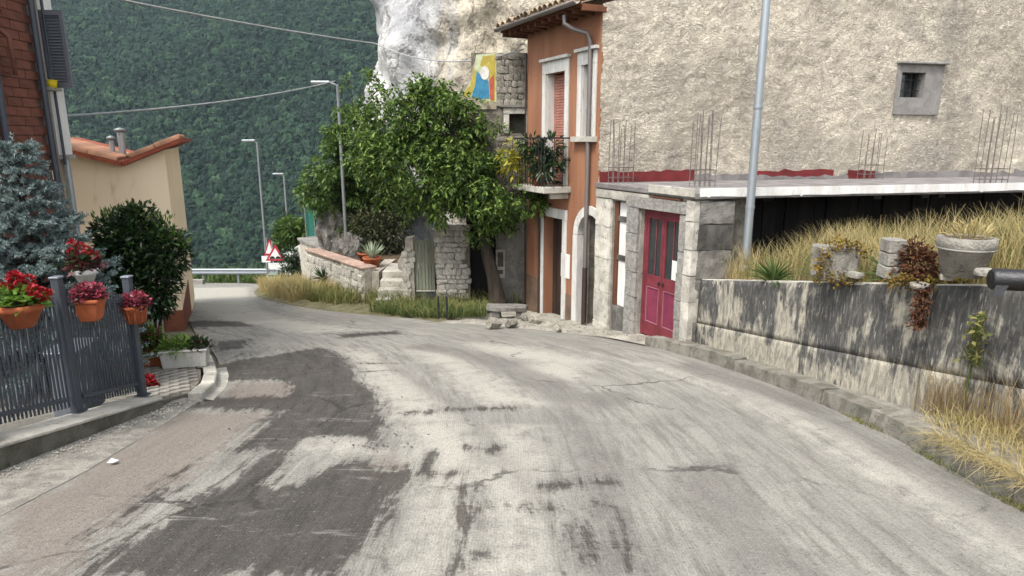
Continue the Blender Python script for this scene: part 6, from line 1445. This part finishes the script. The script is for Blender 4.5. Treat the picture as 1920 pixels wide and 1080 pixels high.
q = atY(1722, 545, 5.82); hp = T('trailing_sedum', 'small grey pot with rusty trailing sedum hanging down the wall face', 'flower pot', (q.x - .02, 5.78, q.z - .06)); pot_round(hp, .05, .062, .14, 12, m_oldc)
P = np.column_stack([RNG.normal(0, .035, 520), RNG.normal(-.06, .02, 520), RNG.uniform(-.26, .14, 520)]); link('leaves', leaf_mesh('leaves', P, RNG.normal(size=P.shape) + np.array([0, 0, -.8]), .05, .022), m_rsed, hp)
for k, (px, py, Y_, lab) in enumerate(((1845, 512, 5.25, 'pale stone on the wall coping left of the black roll'), (1775, 520, 5.5, 'small pale stone on the coping below the round planter'), (1605, 517, 6.7, 'flat pale stone on the coping beside the mossy planter'))):
    q = atY(px, py, Y_); o = link('coping_pebble', lump(m_stonew), None, None, (q.x, Y_, q.z + .01), (0, 0, k), (.13, .1, .06)); tag(o, lab, 'stone', 'stones lying on the wall coping')
q = atY(1886, 545, 4.85); br = T('black_roll', 'black plastic roll lying on the retaining wall at the right edge', 'roll', (q.x, 4.85, q.z + .085), R(-14))
MB().tube([(-.115, 0, 0), (-.1, 0, 0), (.75, 0, 0)], [.068, .082, .082], 20).build('roll', m_rubber, br); MB().tube([(-.12, 0, 0), (-.114, 0, 0)], [.03, .062], 20).build('end_cap', m_rubber, br)
MB().add([(-.1, -.075, -.03), (-.02, -.08, -.03), (-.06, -.1, -.10), (-.13, -.09, -.12), (-.1, -.068, -.03), (-.02, -.07, -.03), (-.06, -.092, -.10), (-.13, -.08, -.12)], [(0, 1, 2, 3), (7, 6, 5, 4), (0, 4, 5, 1), (1, 5, 6, 2), (2, 6, 7, 3), (3, 7, 4, 0)]).build('loose_flap', m_rubber, br)
# weeds at the kerb
def foot_pt(y0, y1, e):
    y = random.uniform(y0, y1); w = wall_at_y(y); s = np.interp(y, KR[:, 1], klen); k = kp(s) + kn(s) * .2; f = random.random() ** e; x = k.x + (w.x - .02 - k.x) * f; return (x, y, rz(y) + .12)
blades('kerb_straw', 'matted dry straw grass between the right kerb and the wall', [foot_pt(2.6, 5.25, .8) for _ in range(2600)], .08, .24, .0026, m_straw, .8, .5, bias=(-.25, -.1, 0))
def kerbtop(y0, y1):
    y = random.uniform(y0, y1); s = np.interp(y, KR[:, 1], klen); k = kp(s) + kn(s) * random.uniform(.02, .2); return (k.x, y, rz(y) + .155)
blades('kerb_overhang_straw', 'dry straw hanging over the front of the right kerb', [kerbtop(2.8, 4.75) for _ in range(900)], .12, .24, .0024, m_straw, .7, .9, bias=(-1.1, 0, -.25))
blades('wall_foot_straw', 'tall brown stalks standing against the retaining wall', [(wall_at_y(y).x - random.uniform(.03, .18), y, rz(y) + .1) for y in np.concatenate([RNG.normal(5.4, .16, 260), RNG.normal(4.85, .2, 260)])], .2, .62, .0022, leafmat('brown_stalk', ['8f7a58', 'a58f69', '75613f', 'b8a682'], .3, .8), .2, .25)
q = (wall_at_y(5.3).x - .1, 5.3, rz(5.3) + .1); wd = T('wall_weed', 'tall green leafy weed growing against the retaining wall at the right', 'weed', q); MB().tube([(0, 0, 0), (.01, 0, .5), (-.01, -.02, .95)], [.008, .006, .003], 5).build('stem', m_gleaf, wd)
P = np.column_stack([RNG.normal(0, .035, 130), RNG.normal(-.02, .035, 130), RNG.uniform(.55, .98, 130)]); link('leaves', leaf_mesh('leaves', P, RNG.normal(size=P.shape) + np.array([0, 0, .2]), .07, .035), m_mixg, wd)
# verge grass
from bisect import bisect
def verge_pt(y0, y1, f0, f1):
    y = random.uniform(y0, y1); ex = np.interp(y, [e[1] for e in edge], [e[0] for e in edge]); bx = np.interp(y, [15.75, 15.9, 17.4, 20.5, 24.5, 28.6, 33], [.4, -2.2, -4.2, -6.3, -8.0, -9.3, -10.4])
    f = random.uniform(f0, f1); x = ex + (bx - ex) * f; return (x, y, rz(y) + .006 + (VG - .006) * f - .02)
blades('verge_dry_grass', 'tall dry yellow grass on the verge below the road signs', clumped(6500, lambda: verge_pt(17.2, 25.5, .05, .95), .7), .22, .75, .007, m_straw, .3, .35)
blades('verge_green_weeds', 'green weeds on the verge around the slim lamp post', clumped(6500, lambda: verge_pt(15.2, 20.5, .25, 1), .7), .16, .6, .008, m_mixg, .45, .4)
def vp2():
    x = random.uniform(-3.3, -.55); y = random.uniform(13.35, 15.5); ey = np.interp(-x, [-1.75, -.9, .2, 1.4, 3.0, 4.5], [11.2, 11.75, 12.35, 13.0, 14.25, 15.25])
    return None if y < ey + .12 else (x, y, rz(y) + .01 + .06 * min(1, (y - ey)))
blades('verge_green_grass', 'short green grass strip along the road before the stone house', clumped(7000, vp2, .95), .05, .26, .006, m_green, .5, .4)
blades('verge_mixed_weeds', 'taller yellowing weeds among the green grass before the stone house', clumped(2600, vp2, .95), .08, .4, .006, m_mixg, .6, .5)
blades('cliff_foot_bush', 'green scrub beyond the guard rail', [(random.uniform(-26, -9), random.uniform(33.3, 36.5), rz(33) - .4 - random.random() * .6) for _ in range(5000)], .4, 1.3, .03, m_green, .5, .4, 'scrub')
blades('kerb_weeds', 'small mossy weeds in the joint at the foot of the right kerb', [(p.x - random.uniform(0, .05), p.y, rz(p.y)) for p in [kp(random.choice([2.6, 2.75, 3.6, 4.6]) + random.gauss(0, .16)) for _ in range(500)]], .02, .07, .003, m_mixg, .6, .4)
# gravel and crumbs
def gravel(name, lab, pts_, r0, r1, mat):
    V = []; F = []; ico = [(0, 0, 1), (.9, 0, .2), (.28, .85, .2), (-.72, .53, .2), (-.72, -.53, .2), (.28, -.85, .2), (0, 0, -.5)]; fc = [(0, 1, 2), (0, 2, 3), (0, 3, 4), (0, 4, 5), (0, 5, 1), (6, 2, 1), (6, 3, 2), (6, 4, 3), (6, 5, 4), (6, 1, 5)]
    for p in pts_:
        r_ = random.uniform(r0, r1); b = len(V); a = random.random() * 6; c, s = math.cos(a), math.sin(a); e = [random.uniform(.6, 1.3) for _ in range(3)]
        V += [(p[0] + r_ * e[0] * (x * c - y * s), p[1] + r_ * e[1] * (x * s + y * c), p[2] + r_ * e[2] * z * .7) for x, y, z in ico]; F += [(b + i, b + j, b + k) for i, j, k in fc]
    return tag(link(name, np_mesh(name, V, F), mat), lab, 'gravel', kind='stuff')
def ap():
    f = random.random(); g = random.random(); a = Vector((2.2, 10.5)).lerp(Vector((-1.0, 12.9)), f); b = Vector((2.5, 11.2)).lerp(Vector((.3, 15.3)), f); p = a.lerp(b, g); return (p.x, p.y, rz(p.y) + .03)
gravel('gravel', 'pale gravel and rubble crumbs on the apron before the orange house', [ap() for _ in range(650)], .006, .022, m_stone)
gravel('road_crumbs', 'dark asphalt crumbs scattered on the road', [tuple(G(random.gauss(px, sx_), random.gauss(py, sy), .008)) for px, py, sx_, sy, n in ((690, 624, 32, 2, 90), (700, 834, 30, 4, 30), (600, 690, 80, 22, 90), (640, 790, 120, 30, 60)) for _ in range(n)], .004, .013, m_conc_dark)
lt_ = G(211, 866, .015); tag(link('paper_scrap', MB().add([(-.03, -.02, 0), (.03, -.025, .008), (.035, .02, .002), (-.02, .025, .015), (-.03, -.02, .003), (.03, -.025, .011), (.035, .02, .005), (-.02, .025, .018)], [(3, 2, 1, 0), (4, 5, 6, 7), (0, 1, 5, 4), (1, 2, 6, 5), (2, 3, 7, 6), (3, 0, 4, 7)]).mesh('paper_scrap'), m_white, None, lt_), 'small white scrap of litter beside the left gutter', 'litter')
def gpt(): y = random.uniform(2.8, 6.3); x = np.interp(y, [2.8, 4.3, 6.06], [-3.85, -3.66, -3.46]) + abs(random.gauss(0, .10)); return (x, y, rz(y) + .03)
gravel('gutter_grit', 'grey grit along the foot of the fence base wall', [gpt() for _ in range(900)], .003, .012, m_concl)

# ------------------------------------------------------------------ haze: even air over the valley
hz = MB().box(-900, 900, -60, 1000, -240, 440).build('haze', None); tag(hz, 'thin bluish air filling the valley', 'haze', kind='stuff')
hm = bpy.data.materials.new('haze_air'); hm.use_nodes = True; ht_ = hm.node_tree; ht_.nodes.clear(); ho = ht_.nodes.new('ShaderNodeOutputMaterial'); pvn = ht_.nodes.new('ShaderNodeVolumePrincipled')
pvn.inputs['Color'].default_value = (.62, .80, .92, 1); pvn.inputs['Density'].default_value = HAZE; ht_.links.new(pvn.outputs[0], ho.inputs['Volume']); hz.data.materials.append(hm)
if HAZE <= 0: bpy.data.objects.remove(hz)

# put every Empty at the foot of its thing
bpy.context.view_layer.update()
def minz(o, m, acc):
    if o.type == 'MESH' and len(o.data.vertices):
        for c in o.bound_box: acc.append((m @ Vector(c)).z)
    for ch in o.children: minz(ch, m @ ch.matrix_basis, acc)
for o in list(COL.objects):
    if o.type == 'EMPTY' and o.parent is None:
        acc = []; minz(o, Matrix.Identity(4), acc)
        if acc:
            d = min(acc); o.location.z += d
            for ch in o.children: ch.location.z -= d
